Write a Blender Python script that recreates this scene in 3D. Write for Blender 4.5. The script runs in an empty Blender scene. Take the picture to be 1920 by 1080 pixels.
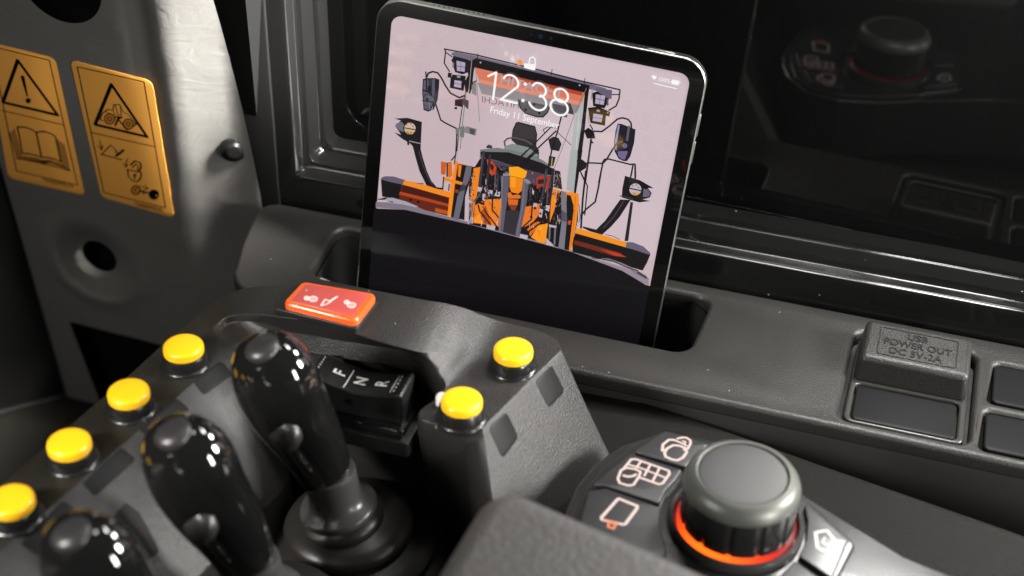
import bpy, bmesh, math, random
from mathutils import Vector, Matrix
from mathutils.geometry import tessellate_polygon

random.seed(7)
S = bpy.context.scene
CM = 0.01                                    # everything below is written in centimetres

# ------------------------------------------------------------------ camera
FPX = 2785.0                                 # focal length in pixels of a 1920 wide frame
RX = Vector((0.95575, 0.29298, 0.02655))     # camera right
RD = Vector((0.19018, -0.54650, -0.81558))   # camera down
RF = Vector((-0.22443, 0.78454, -0.57804))   # camera forward
RF.normalize(); RX = (RX - RF * RX.dot(RF)).normalized(); RD = RF.cross(RX)
EYE = Vector((0.0, 0.0, 49.4))
cam_data = bpy.data.cameras.new('camera')
cam = bpy.data.objects.new('camera', cam_data)
S.collection.objects.link(cam)
cam.matrix_world = Matrix((
    (RX.x, -RD.x, -RF.x, EYE.x * CM),
    (RX.y, -RD.y, -RF.y, EYE.y * CM),
    (RX.z, -RD.z, -RF.z, EYE.z * CM),
    (0, 0, 0, 1)))
cam_data.sensor_width = 36.0
cam_data.lens = FPX / 1920 * 36
cam_data.clip_start = 0.02
cam_data.clip_end = 50
cam_data.dof.use_dof = True
cam_data.dof.focus_distance = 0.80
cam_data.dof.aperture_fstop = 5.6
S.camera = cam

# ------------------------------------------------------------------ world and view
W = bpy.data.worlds.new('World'); S.world = W
W.use_nodes = True
W.node_tree.nodes['Background'].inputs[0].default_value = (0.9, 0.92, 1.0, 1)
W.node_tree.nodes['Background'].inputs[1].default_value = 0.012
S.view_settings.view_transform = 'Standard'
S.view_settings.look = 'None'
S.view_settings.gamma = 1
S.view_settings.exposure = 0
S.view_settings.use_curve_mapping = False
S.render.engine = 'CYCLES'
S.cycles.use_denoising = True
S.cycles.max_bounces = 8
S.cycles.sample_clamp_indirect = 4

# ------------------------------------------------------------------ lamps (unseen softboxes added to light the cab)
def area(name, loc, target, sx, sy, power, color=(1, 1, 1), spread=180):
    d = bpy.data.lights.new(name, 'AREA')
    d.shape = 'RECTANGLE'; d.size = sx * CM; d.size_y = sy * CM
    d.energy = power; d.color = color; d.spread = math.radians(spread)
    o = bpy.data.objects.new(name, d); S.collection.objects.link(o)
    o.location = Vector(loc) * CM
    o.rotation_euler = (Vector(target) - Vector(loc)).to_track_quat('-Z', 'Y').to_euler()
    return o

area('window_softbox', (47, 68, 27), (-14, 54, 2), 14, 12, 11.0, (1.0, 0.97, 0.93))
area('key_sheen_softbox', (6.0, 71.8, 27.0), (0, 46, 2), 9, 5, 1.7, (1.0, 0.98, 0.95))  # unseen source added to brighten the right-hand dial keys
area('pod_slope_softbox', (-10, 71.2, 38), (-20, 50, 3), 20, 5, 1.5, (1.0, 0.98, 0.95))  # added out of view to put a highlight on the pod's slope
area('added_right_softbox', (52, 22, 16), (-16, 50, 2), 8, 22, 5.0, (1.0, 0.97, 0.93))  # no known window: light added for the lever streaks and pod end wall
area('roof_softbox', (-2, 66, 92), (-18, 52, 0), 14, 8, 0.7, (1.0, 0.98, 0.95))
area('cab_fill_softbox', (-36, -10, 60), (-46, 68, -8), 16, 12, 0.12, (1.0, 0.95, 0.9), 34)
area('added_side_fill', (-52, 4, 36), (-20, 51, 0), 12, 12, 0.3, (1.0, 0.96, 0.92), 34)  # front-left fill added to lift the wall below the selector
area('added_pillar_light', (-3, 64, 40), (-39.5, 70.5, 8), 8, 8, 1.45, (1.0, 0.97, 0.92), 27)  # narrow light added only for the pillar's turned edge

# ------------------------------------------------------------------ helpers
def ray(px, py):
    return RX * (px - 960) + RD * (py - 540) + RF * FPX

def on(px, py, z):                           # a point of a level surface z cm above the console top
    d = ray(px, py)
    return EYE + d * ((z - EYE.z) / d.z)

def onp(px, py, p0, n):                      # a point of a sloping surface
    d = ray(px, py)
    return EYE + d * ((Vector(p0) - EYE).dot(n) / d.dot(n))

def L(c):
    return c / 12.92 if c <= 0.04045 else ((c + 0.055) / 1.055) ** 2.4
def rgb(r, g, b):
    return (L(r / 255), L(g / 255), L(b / 255), 1.0)

def mat(name, color, rough=0.5, metal=0.0, spec=0.5, bump=None, coat=0.0, coat_rough=0.03,
        emit=None, emit_s=0.0, var=0.0, dust=0.0, ior=None):
    m = bpy.data.materials.new(name); m.use_nodes = True
    nt = m.node_tree; b = nt.nodes['Principled BSDF']; lk = nt.links.new
    if len(color) == 3: color = (*color, 1)
    b.inputs['Base Color'].default_value = color
    b.inputs['Roughness'].default_value = rough
    b.inputs['Metallic'].default_value = metal
    b.inputs['Specular IOR Level'].default_value = spec
    b.inputs['Coat Weight'].default_value = coat
    b.inputs['Coat Roughness'].default_value = coat_rough
    if ior: b.inputs['IOR'].default_value = ior
    if emit:
        b.inputs['Emission Color'].default_value = (*emit[:3], 1)
        b.inputs['Emission Strength'].default_value = emit_s
    tc = nt.nodes.new('ShaderNodeTexCoord')
    if var:
        n = nt.nodes.new('ShaderNodeTexNoise'); n.inputs['Scale'].default_value = 28
        n.inputs['Detail'].default_value = 6
        lk(tc.outputs['Object'], n.inputs['Vector'])
        mr = nt.nodes.new('ShaderNodeMapRange')
        mr.inputs['From Min'].default_value = 0.3; mr.inputs['From Max'].default_value = 0.7
        mr.inputs['To Min'].default_value = max(0.02, rough - var); mr.inputs['To Max'].default_value = rough + var
        lk(n.outputs['Fac'], mr.inputs['Value']); lk(mr.outputs['Result'], b.inputs['Roughness'])
    if dust:
        v = nt.nodes.new('ShaderNodeTexVoronoi'); v.inputs['Scale'].default_value = 140
        lk(tc.outputs['Object'], v.inputs['Vector'])
        sep = nt.nodes.new('ShaderNodeSeparateColor'); lk(v.outputs['Color'], sep.inputs['Color'])
        th = nt.nodes.new('ShaderNodeMapRange')           # only some cells carry a speck, of uneven size
        th.inputs['From Min'].default_value = 0.84; th.inputs['From Max'].default_value = 1.0
        th.inputs['To Min'].default_value = 0.0; th.inputs['To Max'].default_value = 0.075
        lk(sep.outputs['Red'], th.inputs['Value'])
        lt = nt.nodes.new('ShaderNodeMath'); lt.operation = 'LESS_THAN'
        lk(v.outputs['Distance'], lt.inputs[0]); lk(th.outputs['Result'], lt.inputs[1])
        mul = nt.nodes.new('ShaderNodeMath'); mul.operation = 'MULTIPLY'; mul.inputs[1].default_value = dust
        lk(lt.outputs[0], mul.inputs[0])
        mx = nt.nodes.new('ShaderNodeMix'); mx.data_type = 'RGBA'
        mx.inputs[6].default_value = color; mx.inputs[7].default_value = (0.5, 0.48, 0.43, 1)
        lk(mul.outputs[0], mx.inputs[0]); lk(mx.outputs[2], b.inputs['Base Color'])
    if bump:
        kind, scale, strength = bump
        if kind == 'grain':
            n = nt.nodes.new('ShaderNodeTexNoise'); n.inputs['Scale'].default_value = scale
            n.inputs['Detail'].default_value = 3; src = n.outputs['Fac']
        elif kind == 'leather':
            n = nt.nodes.new('ShaderNodeTexVoronoi'); n.feature = 'DISTANCE_TO_EDGE'
            n.inputs['Scale'].default_value = scale; src = n.outputs['Distance']
            w = nt.nodes.new('ShaderNodeTexNoise'); w.inputs['Scale'].default_value = scale * 0.5
            w.inputs['Detail'].default_value = 4
            lk(tc.outputs['Object'], w.inputs['Vector'])
            ad = nt.nodes.new('ShaderNodeMixRGB'); ad.blend_type = 'LINEAR_LIGHT'; ad.inputs[0].default_value = 0.02
            lk(tc.outputs['Object'], ad.inputs[1]); lk(w.outputs['Color'], ad.inputs[2])
            mp = nt.nodes.new('ShaderNodeMapping'); mp.inputs['Scale'].default_value = (0.55, 1, 1)
            lk(ad.outputs[0], mp.inputs['Vector']); lk(mp.outputs[0], n.inputs['Vector'])
            mr = nt.nodes.new('ShaderNodeMapRange'); mr.inputs['From Max'].default_value = 0.25
            lk(src, mr.inputs['Value']); src = mr.outputs['Result']
        elif kind == 'crease':                # vinyl skin: fine folds running across
            n = nt.nodes.new('ShaderNodeTexNoise'); n.inputs['Scale'].default_value = scale
            n.inputs['Detail'].default_value = 7; n.inputs['Distortion'].default_value = 2.2
            n.inputs['Roughness'].default_value = 0.62
            mp = nt.nodes.new('ShaderNodeMapping'); mp.inputs['Scale'].default_value = (0.6, 1, 1.3)
            mp.inputs['Rotation'].default_value = (0, 0.5, 0)
            lk(tc.outputs['Object'], mp.inputs['Vector']); lk(mp.outputs[0], n.inputs['Vector'])
            src = n.outputs['Fac']
        if kind == 'grain': lk(tc.outputs['Object'], n.inputs['Vector'])
        bp = nt.nodes.new('ShaderNodeBump'); bp.inputs['Strength'].default_value = strength
        bp.inputs['Distance'].default_value = 0.0006
        lk(src, bp.inputs['Height']); lk(bp.outputs['Normal'], b.inputs['Normal'])
    return m

ORI = {}                                      # world origin (cm) of every object built
def props(o, label=None, cat=None, group=None, kind=None):
    if label: o['label'] = label
    if cat: o['category'] = cat
    if group: o['group'] = group
    if kind: o['kind'] = kind
    return o

def thing(name, loc, label, cat, group=None):
    o = bpy.data.objects.new(name, None); S.collection.objects.link(o)
    o.empty_display_size = 0.02
    o.location = Vector(loc) * CM; ORI[o] = Vector(loc)
    return props(o, label, cat, group)

def link_mesh(name, me, parent, m, smooth=35):
    org = ORI[parent] if parent else Vector((0, 0, 0))
    me.transform(Matrix.Scale(CM, 4) @ Matrix.Translation(-org))
    if not me.materials and m is not None: me.materials.append(m)
    if smooth:
        for p in me.polygons: p.use_smooth = True
        me.set_sharp_from_angle(angle=math.radians(smooth))
    me.update()
    o = bpy.data.objects.new(name, me); S.collection.objects.link(o)
    if parent: o.parent = parent
    ORI[o] = org
    return o

def mesh(name, verts, faces, m, parent=None, smooth=35, bevel=0, segs=3, subsurf=0, angle=30):
    me = bpy.data.meshes.new(name)
    me.from_pydata([tuple(v) for v in verts], [], faces); me.validate()
    bm = bmesh.new(); bm.from_mesh(me); bmesh.ops.recalc_face_normals(bm, faces=bm.faces); bm.to_mesh(me); bm.free()
    o = link_mesh(name, me, parent, m, smooth)
    if bevel:
        b = o.modifiers.new('bevel', 'BEVEL'); b.width = bevel * CM; b.segments = segs
        b.limit_method = 'ANGLE'; b.angle_limit = math.radians(angle); b.harden_normals = False
    if subsurf:
        s = o.modifiers.new('subsurf', 'SUBSURF'); s.levels = subsurf; s.render_levels = subsurf
    return o

def fillet(pts, r, n=7):                      # rounded polygon, r one radius or one per corner
    out = []; N = len(pts)
    for i in range(N):
        p = Vector(pts[i][:2]); a = Vector(pts[i - 1][:2]); b = Vector(pts[(i + 1) % N][:2])
        ri = r[i] if isinstance(r, (list, tuple)) else r
        da, db = (a - p), (b - p)
        la, lb = da.length, db.length
        if ri <= 0 or la < 1e-6 or lb < 1e-6: out.append((p.x, p.y)); continue
        da /= la; db /= lb
        ang = math.acos(max(-1, min(1, da.dot(db))))
        if ang > math.pi - 0.06: out.append((p.x, p.y)); continue
        t = min(ri / math.tan(ang / 2), 0.49 * la, 0.49 * lb); rr = t * math.tan(ang / 2)
        c = p + (da + db).normalized() * (rr / math.sin(ang / 2))
        s, e = p + da * t - c, p + db * t - c
        a0 = math.atan2(s.y, s.x); a1 = math.atan2(e.y, e.x); d = a1 - a0
        while d > math.pi: d -= 2 * math.pi
        while d < -math.pi: d += 2 * math.pi
        for k in range(n + 1):
            th = a0 + d * k / n
            out.append((c.x + rr * math.cos(th), c.y + rr * math.sin(th)))
    return out

def rect(x0, y0, x1, y1): return [(x0, y0), (x1, y0), (x1, y1), (x0, y1)]
def circ(cx, cy, r, n=48, ry=None):
    return [(cx + r * math.cos(2 * math.pi * i / n), cy + (ry or r) * math.sin(2 * math.pi * i / n)) for i in range(n)]

def plate_mesh(outline, z0, z1, bevel=0.0, holes=(), res=2):
    cu = bpy.data.curves.new('c', 'CURVE'); cu.dimensions = '2D'; cu.fill_mode = 'BOTH'
    for pl in [outline, *holes]:
        sp = cu.splines.new('POLY'); sp.points.add(len(pl) - 1); sp.use_cyclic_u = True
        for k, p in enumerate(pl): sp.points[k].co = (p[0], p[1], 0, 1)
    h = (z1 - z0) / 2; bevel = min(bevel, h * 0.98)
    cu.extrude = h - bevel; cu.bevel_depth = bevel; cu.bevel_resolution = res; cu.offset = -bevel
    o = bpy.data.objects.new('c', cu)
    me = bpy.data.meshes.new_from_object(o)
    bpy.data.objects.remove(o); bpy.data.curves.remove(cu)
    me.transform(Matrix.Translation((0, 0, (z0 + z1) / 2)))
    bm = bmesh.new(); bm.from_mesh(me); bmesh.ops.remove_doubles(bm, verts=bm.verts, dist=1e-4)
    bm.to_mesh(me); bm.free(); me.materials.clear()
    return me

def plate(name, outline, z0, z1, m, parent=None, bevel=0.0, holes=(), M=None, res=2, smooth=40):
    me = plate_mesh(outline, z0, z1, bevel, holes, res)
    if M is not None: me.transform(M)
    return link_mesh(name, me, parent, m, smooth)

def lathe_data(profile, n=64):
    vs, fs = [], []
    for r, z in profile:
        for k in range(n):
            a = 2 * math.pi * k / n
            vs.append(Vector((r * math.cos(a), r * math.sin(a), z)))
    for i in range(len(profile) - 1):
        for k in range(n):
            fs.append((i * n + k, i * n + (k + 1) % n, (i + 1) * n + (k + 1) % n, (i + 1) * n + k))
    if profile[0][0] > 1e-6: fs.append(tuple(range(n))[::-1])
    if profile[-1][0] > 1e-6: fs.append(tuple((len(profile) - 1) * n + k for k in range(n)))
    return vs, fs

def lathe(name, profile, m, parent=None, M=Matrix(), n=64, smooth=40, **k):
    vs, fs = lathe_data(profile, n)
    return mesh(name, [M @ v for v in vs], fs, m, parent, smooth, **k)

def frame(origin, zdir, xhint=(1, 0, 0)):
    z = Vector(zdir).normalized(); x = Vector(xhint); x = (x - z * x.dot(z)).normalized(); y = z.cross(x)
    o = Vector(origin)
    return Matrix(((x.x, y.x, z.x, o.x), (x.y, y.y, z.y, o.y), (x.z, y.z, z.z, o.z), (0, 0, 0, 1)))

def glyphs(s, thin=0.0):                       # triangles of a line of text, baseline on y = 0
    cu = bpy.data.curves.new('t', 'FONT'); cu.body = s; cu.size = 1.0; cu.offset = thin; cu.resolution_u = 5
    o = bpy.data.objects.new('t', cu); me = bpy.data.meshes.new_from_object(o)
    vs = [v.co.copy() for v in me.vertices]; fs = [tuple(p.vertices) for p in me.polygons]
    bpy.data.objects.remove(o); bpy.data.meshes.remove(me)
    x0 = min(v.x for v in vs); x1 = max(v.x for v in vs)
    return [Vector(((v.x - x0) / (x1 - x0), v.y / (x1 - x0), 0)) for v in vs], fs

class Print:
    """flat printed or lit artwork lying on one surface: coloured shapes in one mesh"""
    def __init__(self, p0, n, win=(0, 0, 1.0), step=0.0004, base=0.004):
        self.p0 = Vector(p0); self.n = Vector(n).normalized()
        self.v, self.f, self.c = [], [], []
        self.k = 0; self.step = step; self.base = base; self.win = win
    def P(self, x, y, win=None):
        w = win or self.win
        return onp(w[0] + x / w[2], w[1] + y / w[2], self.p0, self.n)
    def lift(self):
        self.k += 1
        return self.n * (self.base + self.k * self.step)
    def world(self, pts, color):
        up = self.lift(); b = len(self.v)
        self.v += [p + up for p in pts]
        e1 = (pts[1] - pts[0]).normalized(); e2 = self.n.cross(e1)
        flat = [Vector(((p - pts[0]).dot(e1), (p - pts[0]).dot(e2), 0)) for p in pts]
        for t in tessellate_polygon([flat]):
            self.f.append(tuple(b + i for i in t)); self.c.append(color)
    def poly(self, pts, color, win=None):
        self.world([self.P(x, y, win) for x, y in pts], rgb(*color))
    def line(self, pts, w, color, win=None, closed=False):
        ww = win or self.win
        P = [self.P(x, y, win) for x, y in pts]
        W0 = w / ww[2] * 0.0292 / 2
        up = self.lift(); n = len(P)
        if closed: P = P + [P[0]]; n += 1
        for i in range(n - 1):
            a, b = P[i], P[i + 1]; d = (b - a)
            if d.length < 1e-6: continue
            s = self.n.cross(d.normalized()) * W0; q = len(self.v)
            self.v += [a - s + up, b - s + up, b + s + up, a + s + up]
            self.f.append((q, q + 1, q + 2, q + 3)); self.c.append(rgb(*color))
        for p in P:
            q = len(self.v); e1 = (P[1] - P[0]).normalized(); e2 = self.n.cross(e1)
            self.v += [p + up + (e1 * math.cos(t * math.pi / 4) + e2 * math.sin(t * math.pi / 4)) * W0 for t in range(8)]
            self.f.append(tuple(range(q, q + 8))); self.c.append(rgb(*color))
    def disc(self, x, y, r, color, win=None, ry=None, n=28):
        self.poly([(x + r * math.cos(i * 2 * math.pi / n), y + (ry or r) * math.sin(i * 2 * math.pi / n)) for i in range(n)], color, win)
    def text(self, s, a, b, color, win=None, thin=0.0, flip=False, tall=1.0, updir=None):
        vs, fs = glyphs(s, thin)
        A, B = self.P(*a, win), self.P(*b, win)
        u = B - A; wdt = u.length; u = u / wdt
        v = u.cross(self.n) * -1
        if v.dot(RD) > 0: v = -v
        if updir is not None: v = Vector(updir).normalized()
        up = self.lift(); q = len(self.v)
        for g in vs:
            x = 1 - g.x if flip else g.x
            self.v.append(A + u * (x * wdt) + v * (g.y * wdt * tall) + up)
        for f in fs:
            self.f.append(tuple(q + i for i in f)); self.c.append(rgb(*color))
    def build(self, name, m, parent):
        me = bpy.data.meshes.new(name); me.from_pydata([tuple(p) for p in self.v], [], self.f)
        at = me.color_attributes.new('ink', 'FLOAT_COLOR', 'CORNER')
        i = 0
        for p, c in zip(me.polygons, self.c):
            for l in p.loop_indices: at.data[l].color = c
        bm = bmesh.new(); bm.from_mesh(me)
        org = self.n
        for f in bm.faces:
            f.normal_update()
            if f.normal.dot(org) < 0: f.normal_flip()
        bm.to_mesh(me); bm.free()
        return link_mesh(name, me, parent, m, smooth=0)

def ink_mat(name, rough=0.5, emit=0.0, base=True, coat=0.0, spec=0.5):
    m = bpy.data.materials.new(name); m.use_nodes = True; nt = m.node_tree; b = nt.nodes['Principled BSDF']
    a = nt.nodes.new('ShaderNodeVertexColor'); a.layer_name = 'ink'
    if base: nt.links.new(a.outputs['Color'], b.inputs['Base Color'])
    else: b.inputs['Base Color'].default_value = (0.004, 0.004, 0.004, 1)
    if emit:
        tc = nt.nodes.new('ShaderNodeTexCoord'); n = nt.nodes.new('ShaderNodeTexNoise'); n.inputs['Scale'].default_value = 900; n.inputs['Detail'].default_value = 5
        mr = nt.nodes.new('ShaderNodeMapRange'); mr.inputs['To Min'].default_value = .93; mr.inputs['To Max'].default_value = 1.05
        mm = nt.nodes.new('ShaderNodeVectorMath'); mm.operation = 'SCALE'
        nt.links.new(tc.outputs['Object'], n.inputs['Vector']); nt.links.new(n.outputs['Fac'], mr.inputs['Value'])
        nt.links.new(a.outputs['Color'], mm.inputs[0]); nt.links.new(mr.outputs['Result'], mm.inputs['Scale'])
        nt.links.new(mm.outputs['Vector'], b.inputs['Emission Color']); b.inputs['Emission Strength'].default_value = emit
    b.inputs['Specular IOR Level'].default_value = spec
    b.inputs['Roughness'].default_value = rough; b.inputs['Coat Weight'].default_value = coat
    return m

# ------------------------------------------------------------------ materials
M_console = mat('console_plastic', (0.018, 0.0174, 0.016), 0.41, spec=0.45, bump=('grain', 1100, 0.55), var=0.05, dust=0.5)
M_pod = mat('pod_plastic', (0.016, 0.0155, 0.0145), 0.42, bump=('grain', 1100, 0.6), var=0.05, dust=0.5)
M_podtop = mat('pod_olive_plastic', (0.014, 0.0125, 0.009), 0.45, bump=('grain', 1200, 0.45), var=0.05, dust=0.5)
M_blank = mat('blank_plastic', (0.008, 0.008, 0.0085), 0.45, spec=0.14, bump=('grain', 2600, 0.08))
M_gloss = mat('gloss_black', (0.006, 0.006, 0.006), 0.06, coat=0.6, coat_rough=0.02)
M_frame = mat('painted_frame', (0.005, 0.005, 0.005), 0.13, spec=0.3, bump=('grain', 160, 0.06), var=0.06, dust=0.3)
M_soft = mat('soft_rubber', (0.016, 0.015, 0.013), 0.36, bump=('grain', 500, 0.1), var=0.08, dust=0.4)
M_collar = mat('collar_plastic', (0.045, 0.044, 0.043), 0.32, bump=('grain', 900, 0.06), var=0.05)
M_btn = mat('thumb_button', (0.022, 0.0215, 0.021), 0.36)
M_yellow = mat('yellow_cap', (0.84, 0.46, 0.010), 0.27, bump=('grain', 700, 0.03))
M_btnbase = mat('button_bezel', (0.010, 0.010, 0.010), 0.24, var=0.06)
M_leather = mat('leather_grain', (0.007, 0.0066, 0.0058), 0.45, spec=0.14, bump=('leather', 560, 0.4))
M_vinyl = mat('grey_vinyl', (0.135, 0.132, 0.124), 0.60, spec=0.2, bump=('crease', 62, 0.7), var=0.08)
M_black = mat('matte_black', (0.005, 0.005, 0.005), 0.7, spec=0.08)
M_arm = mat('armrest_cover', (0.055, 0.053, 0.051), 0.60, bump=('grain', 380, 0.9), var=0.06)
M_glass = mat('dark_window_glass', (0.003, 0.003, 0.003), 0.0, ior=1.52, spec=0.5)
# ------------------------------------------------------------------ window: glass, stepped frame
GN = Vector((0.045, 0.999, -0.012)).normalized()
def gpt(x, z, off=0.0):                      # a point of the glass plane
    y = 75.2 - (GN.x * x + GN.z * (z - 5)) / GN.y
    return Vector((x, y - off, z))
win = thing('cab_window', (-10, 74, 0), 'dark side window with glossy black stepped frame behind the tablet', 'window')
gv = [gpt(-38, -2), gpt(45, -2), gpt(45, 40), gpt(-38, 40)]
mesh('glass_pane', gv + [p + Vector((0, .5, 0)) for p in gv], [(0, 1, 2, 3), (7, 6, 5, 4), (0, 4, 5, 1), (1, 5, 6, 2), (2, 6, 7, 3), (3, 7, 4, 0)], M_glass, win, smooth=0)
# printed black border of the glass, with a rounded opening
M_frit = mat('black_glass_border', (0.004, 0.004, 0.004), 0.25)
Mg = frame(gpt(0, 0, 0.03), -GN, (1, 0, 0))
outer = rect(-38, -42, 45, 2.5); 
fx = -33.15
inner = [(-33.2, -39), (42, -39), (42, -3.0), (-33.2, -3.0)]
def to_glass(pts): return pts
Mg2 = Matrix(((1, 0, 0, 0), (0, 0, 1, 0), (0, 1, 0, 0), (0, 0, 0, 1)))   # (u, v, w) -> x = u, z = v, y = w
me = plate_mesh([(-38, -2), (45, -2), (45, 40), (-38, 40)], 0, 0.03, 0, [fillet([(-33.2, 2.9), (43, 2.9), (43, 38), (-33.2, 38)], [2.2, 0.6, 0.6, 0.6], 10)])
for v in me.vertices:
    p = gpt(v.co.x, v.co.y, 0.04); v.co = (p.x, p.y - v.co.z, p.z)
link_mesh('glass_border', me, win, M_frit, 0)
# the frame: rings stepping back from the front flange (y 71.3) to the glass
def ring(x, z): return (x, z)
prof = [  # inset of the opening measured from x = -34.3 / z = 2.1 outwards (negative: into the frame), depth y
    (-2.9, 71.25), (-0.35, 71.25), (-0.12, 71.31), (0.0, 71.5), (0.0, 72.05), (0.10, 72.2), (0.24, 72.28),
    (0.42, 72.34), (0.46, 72.5), (0.50, 73.5), (0.58, 73.65), (0.78, 73.7), (0.88, 73.78), (0.9, 73.95), (0.9, 75.0)]
vs, fs = [], []
X1, Z1 = 44.0, 36.0
for d, y in prof:
    r = 0.35 + max(0, d) * 0.3
    loop = [(-34.3 + d, 2.1 + d), (X1 - d, 2.1 + d), (X1 - d, Z1 - d), (-34.3 + d, Z1 - d)]
    f = fillet(loop, r, 5)
    for (x, z) in f: vs.append(Vector((x, y, z)))
    N = len(f)
for i in range(len(prof) - 1):
    for k in range(N):
        fs.append((i * N + k, i * N + (k + 1) % N, (i + 1) * N + (k + 1) % N, (i + 1) * N + k))
mesh('window_frame', vs, fs, M_frame, win, smooth=35)
# upright seal at the left of the frame
plate('seal_strip', fillet(rect(-38.2, -1.5, -35.55, 40), .2), 71.1, 71.6, M_black, win, .12, M=Matrix(((1, 0.0, 0, 0), (0, 0, 1, 0), (0, 1, 0, 0), (0, 0, 0, 1))))

# ------------------------------------------------------------------ side console with the slot
con = thing('side_console', (-12, 66, 0), 'long black textured plastic console under the window, slotted for the tablet', 'console')
out = [(-36.8, 71.05), (-35.75, 66.2), (-34.6, 62.2), (-30.5, 60.95), (40, 60.6), (40, 71.05)]
outl = fillet(out, [1.3, 1.6, 2.4, 3.0, 0.2, 0.2], 9)
slot = fillet([(-31.1, 69.9), (-30.7, 64.45), (-8.3, 64.35), (-8.0, 69.9)], [0.9, 1.1, 1.1, 0.9], 8)
usb_hole = fillet([(0.2, 69.6), (0.12, 61.5), (6.75, 61.5), (6.8, 69.6)], .7, 6)
blank_a = fillet([(7.75, 69.05), (7.45, 65.4), (13.9, 65.4), (13.9, 69.05)], .45, 5)
blank_b = fillet([(7.4, 64.75), (7.2, 61.4), (13.9, 61.4), (13.9, 64.75)], .45, 5)
cme = plate_mesh(outl, -1.0, 0.0, 0.28, [slot, usb_hole, blank_a, blank_b], 4)
link_mesh('console_top', cme, con, M_console, 50)
# skirt under the top: a front face that drops away
sk = fillet([(-36.6, 71.0), (-35.5, 66.2), (-34.4, 62.6), (-30.5, 61.3), (40, 60.9), (40, 71.0)], [1.3, 1.6, 2.4, 3.0, .2, .2], 9)
plate('console_skirt', sk, -6.0, -0.9, mat('skirt_plastic', (0.02, 0.019, 0.018), 0.5, bump=('grain', 1200, .15)), con, .1, holes=[fillet([(-31.3, 70.2), (-30.9, 64.2), (-8.1, 64.1), (-7.8, 70.2)], 1)])
def tub(name, loop, z, m, parent, zt=-0.6):
    lo = loop; n = len(lo)
    vs = [Vector((x, y, zt)) for x, y in lo] + [Vector((x, y, z)) for x, y in lo]
    fs = [(k, (k + 1) % n, n + (k + 1) % n, n + k) for k in range(n)] + [tuple(range(n, 2 * n))]
    return mesh(name, vs, fs, m, parent, smooth=40)
slot2 = fillet([(-31.0, 69.8), (-30.6, 64.55), (-8.4, 64.45), (-8.1, 69.8)], [0.9, 1.0, 1.0, 0.9], 8)
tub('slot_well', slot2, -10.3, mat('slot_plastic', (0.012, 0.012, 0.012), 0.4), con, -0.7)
M_bead = mat('bead_plastic', (0.03, 0.029, 0.027), 0.3, bump=('grain', 1500, .1))
# USB outlet frame
tub('outlet_recess', usb_hole, -1.2, M_black, con, -0.5)
# blank switch covers
for k, (lo, hi) in enumerate((((7.75, 65.6), (13.75, 68.9)), ((7.5, 61.6), (13.75, 64.6)))):
    tub('cover_recess', [blank_a, blank_b][k], -0.8, M_black, con, -0.4)
    b = plate('blank_cover', fillet(rect(lo[0], lo[1], hi[0], hi[1]), .35, 5), -0.6, -0.10, M_blank, con, .1)
b = bpy.data.objects.get('side_console')
# off-white bracket under the left end of the console
brk = plate('bracket', fillet([(-35.6, 66.5), (-34.8, 63.2), (-33, 61.6), (-30, 61.2), (-30, 66), (-34, 67)], [.6, 1.2, 1.2, .2, .2, .2]), -4.5, -1.3, mat('pale_bracket', (0.42, 0.42, 0.40), 0.5), con, .1)

# ------------------------------------------------------------------ USB outlet block
usb = thing('power_outlet', (3.4, 66, -0.5), 'raised black outlet block lettered USB POWER OUT in the console', 'power outlet')
plate('outlet_bezel', fillet([(0.45, 69.35), (0.38, 61.75), (6.5, 61.75), (6.55, 69.35)], .5, 6), -1.0, -0.25, M_bead, usb, .12,
      holes=[fillet(rect(0.7, 62.0, 6.15, 65.15), .35, 5)])
plate('blank_cover', fillet(rect(0.8, 62.1, 6.05, 65.05), .3, 5), -0.9, -0.32, M_blank, usb, .1)
# block: sloping cap
ub, ut = 65.45, 69.35
zf = 1.15
vb = [(.50, 65.3, -.4), (6.45, 65.3, -.4), (6.5, 69.4, -.4), (.50, 69.4, -.4),
      (.70, 65.35, 1.35), (6.30, 65.35, 1.35), (6.30, 68.6, 1.55), (.70, 68.6, 1.55)]
blk = mesh('outlet_cap', [Vector(v) for v in vb], [(0, 1, 2, 3), (4, 5, 6, 7), (0, 1, 5, 4), (1, 2, 6, 5), (2, 3, 7, 6), (3, 0, 4, 7)], M_console, usb, bevel=.30, segs=5)
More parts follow.
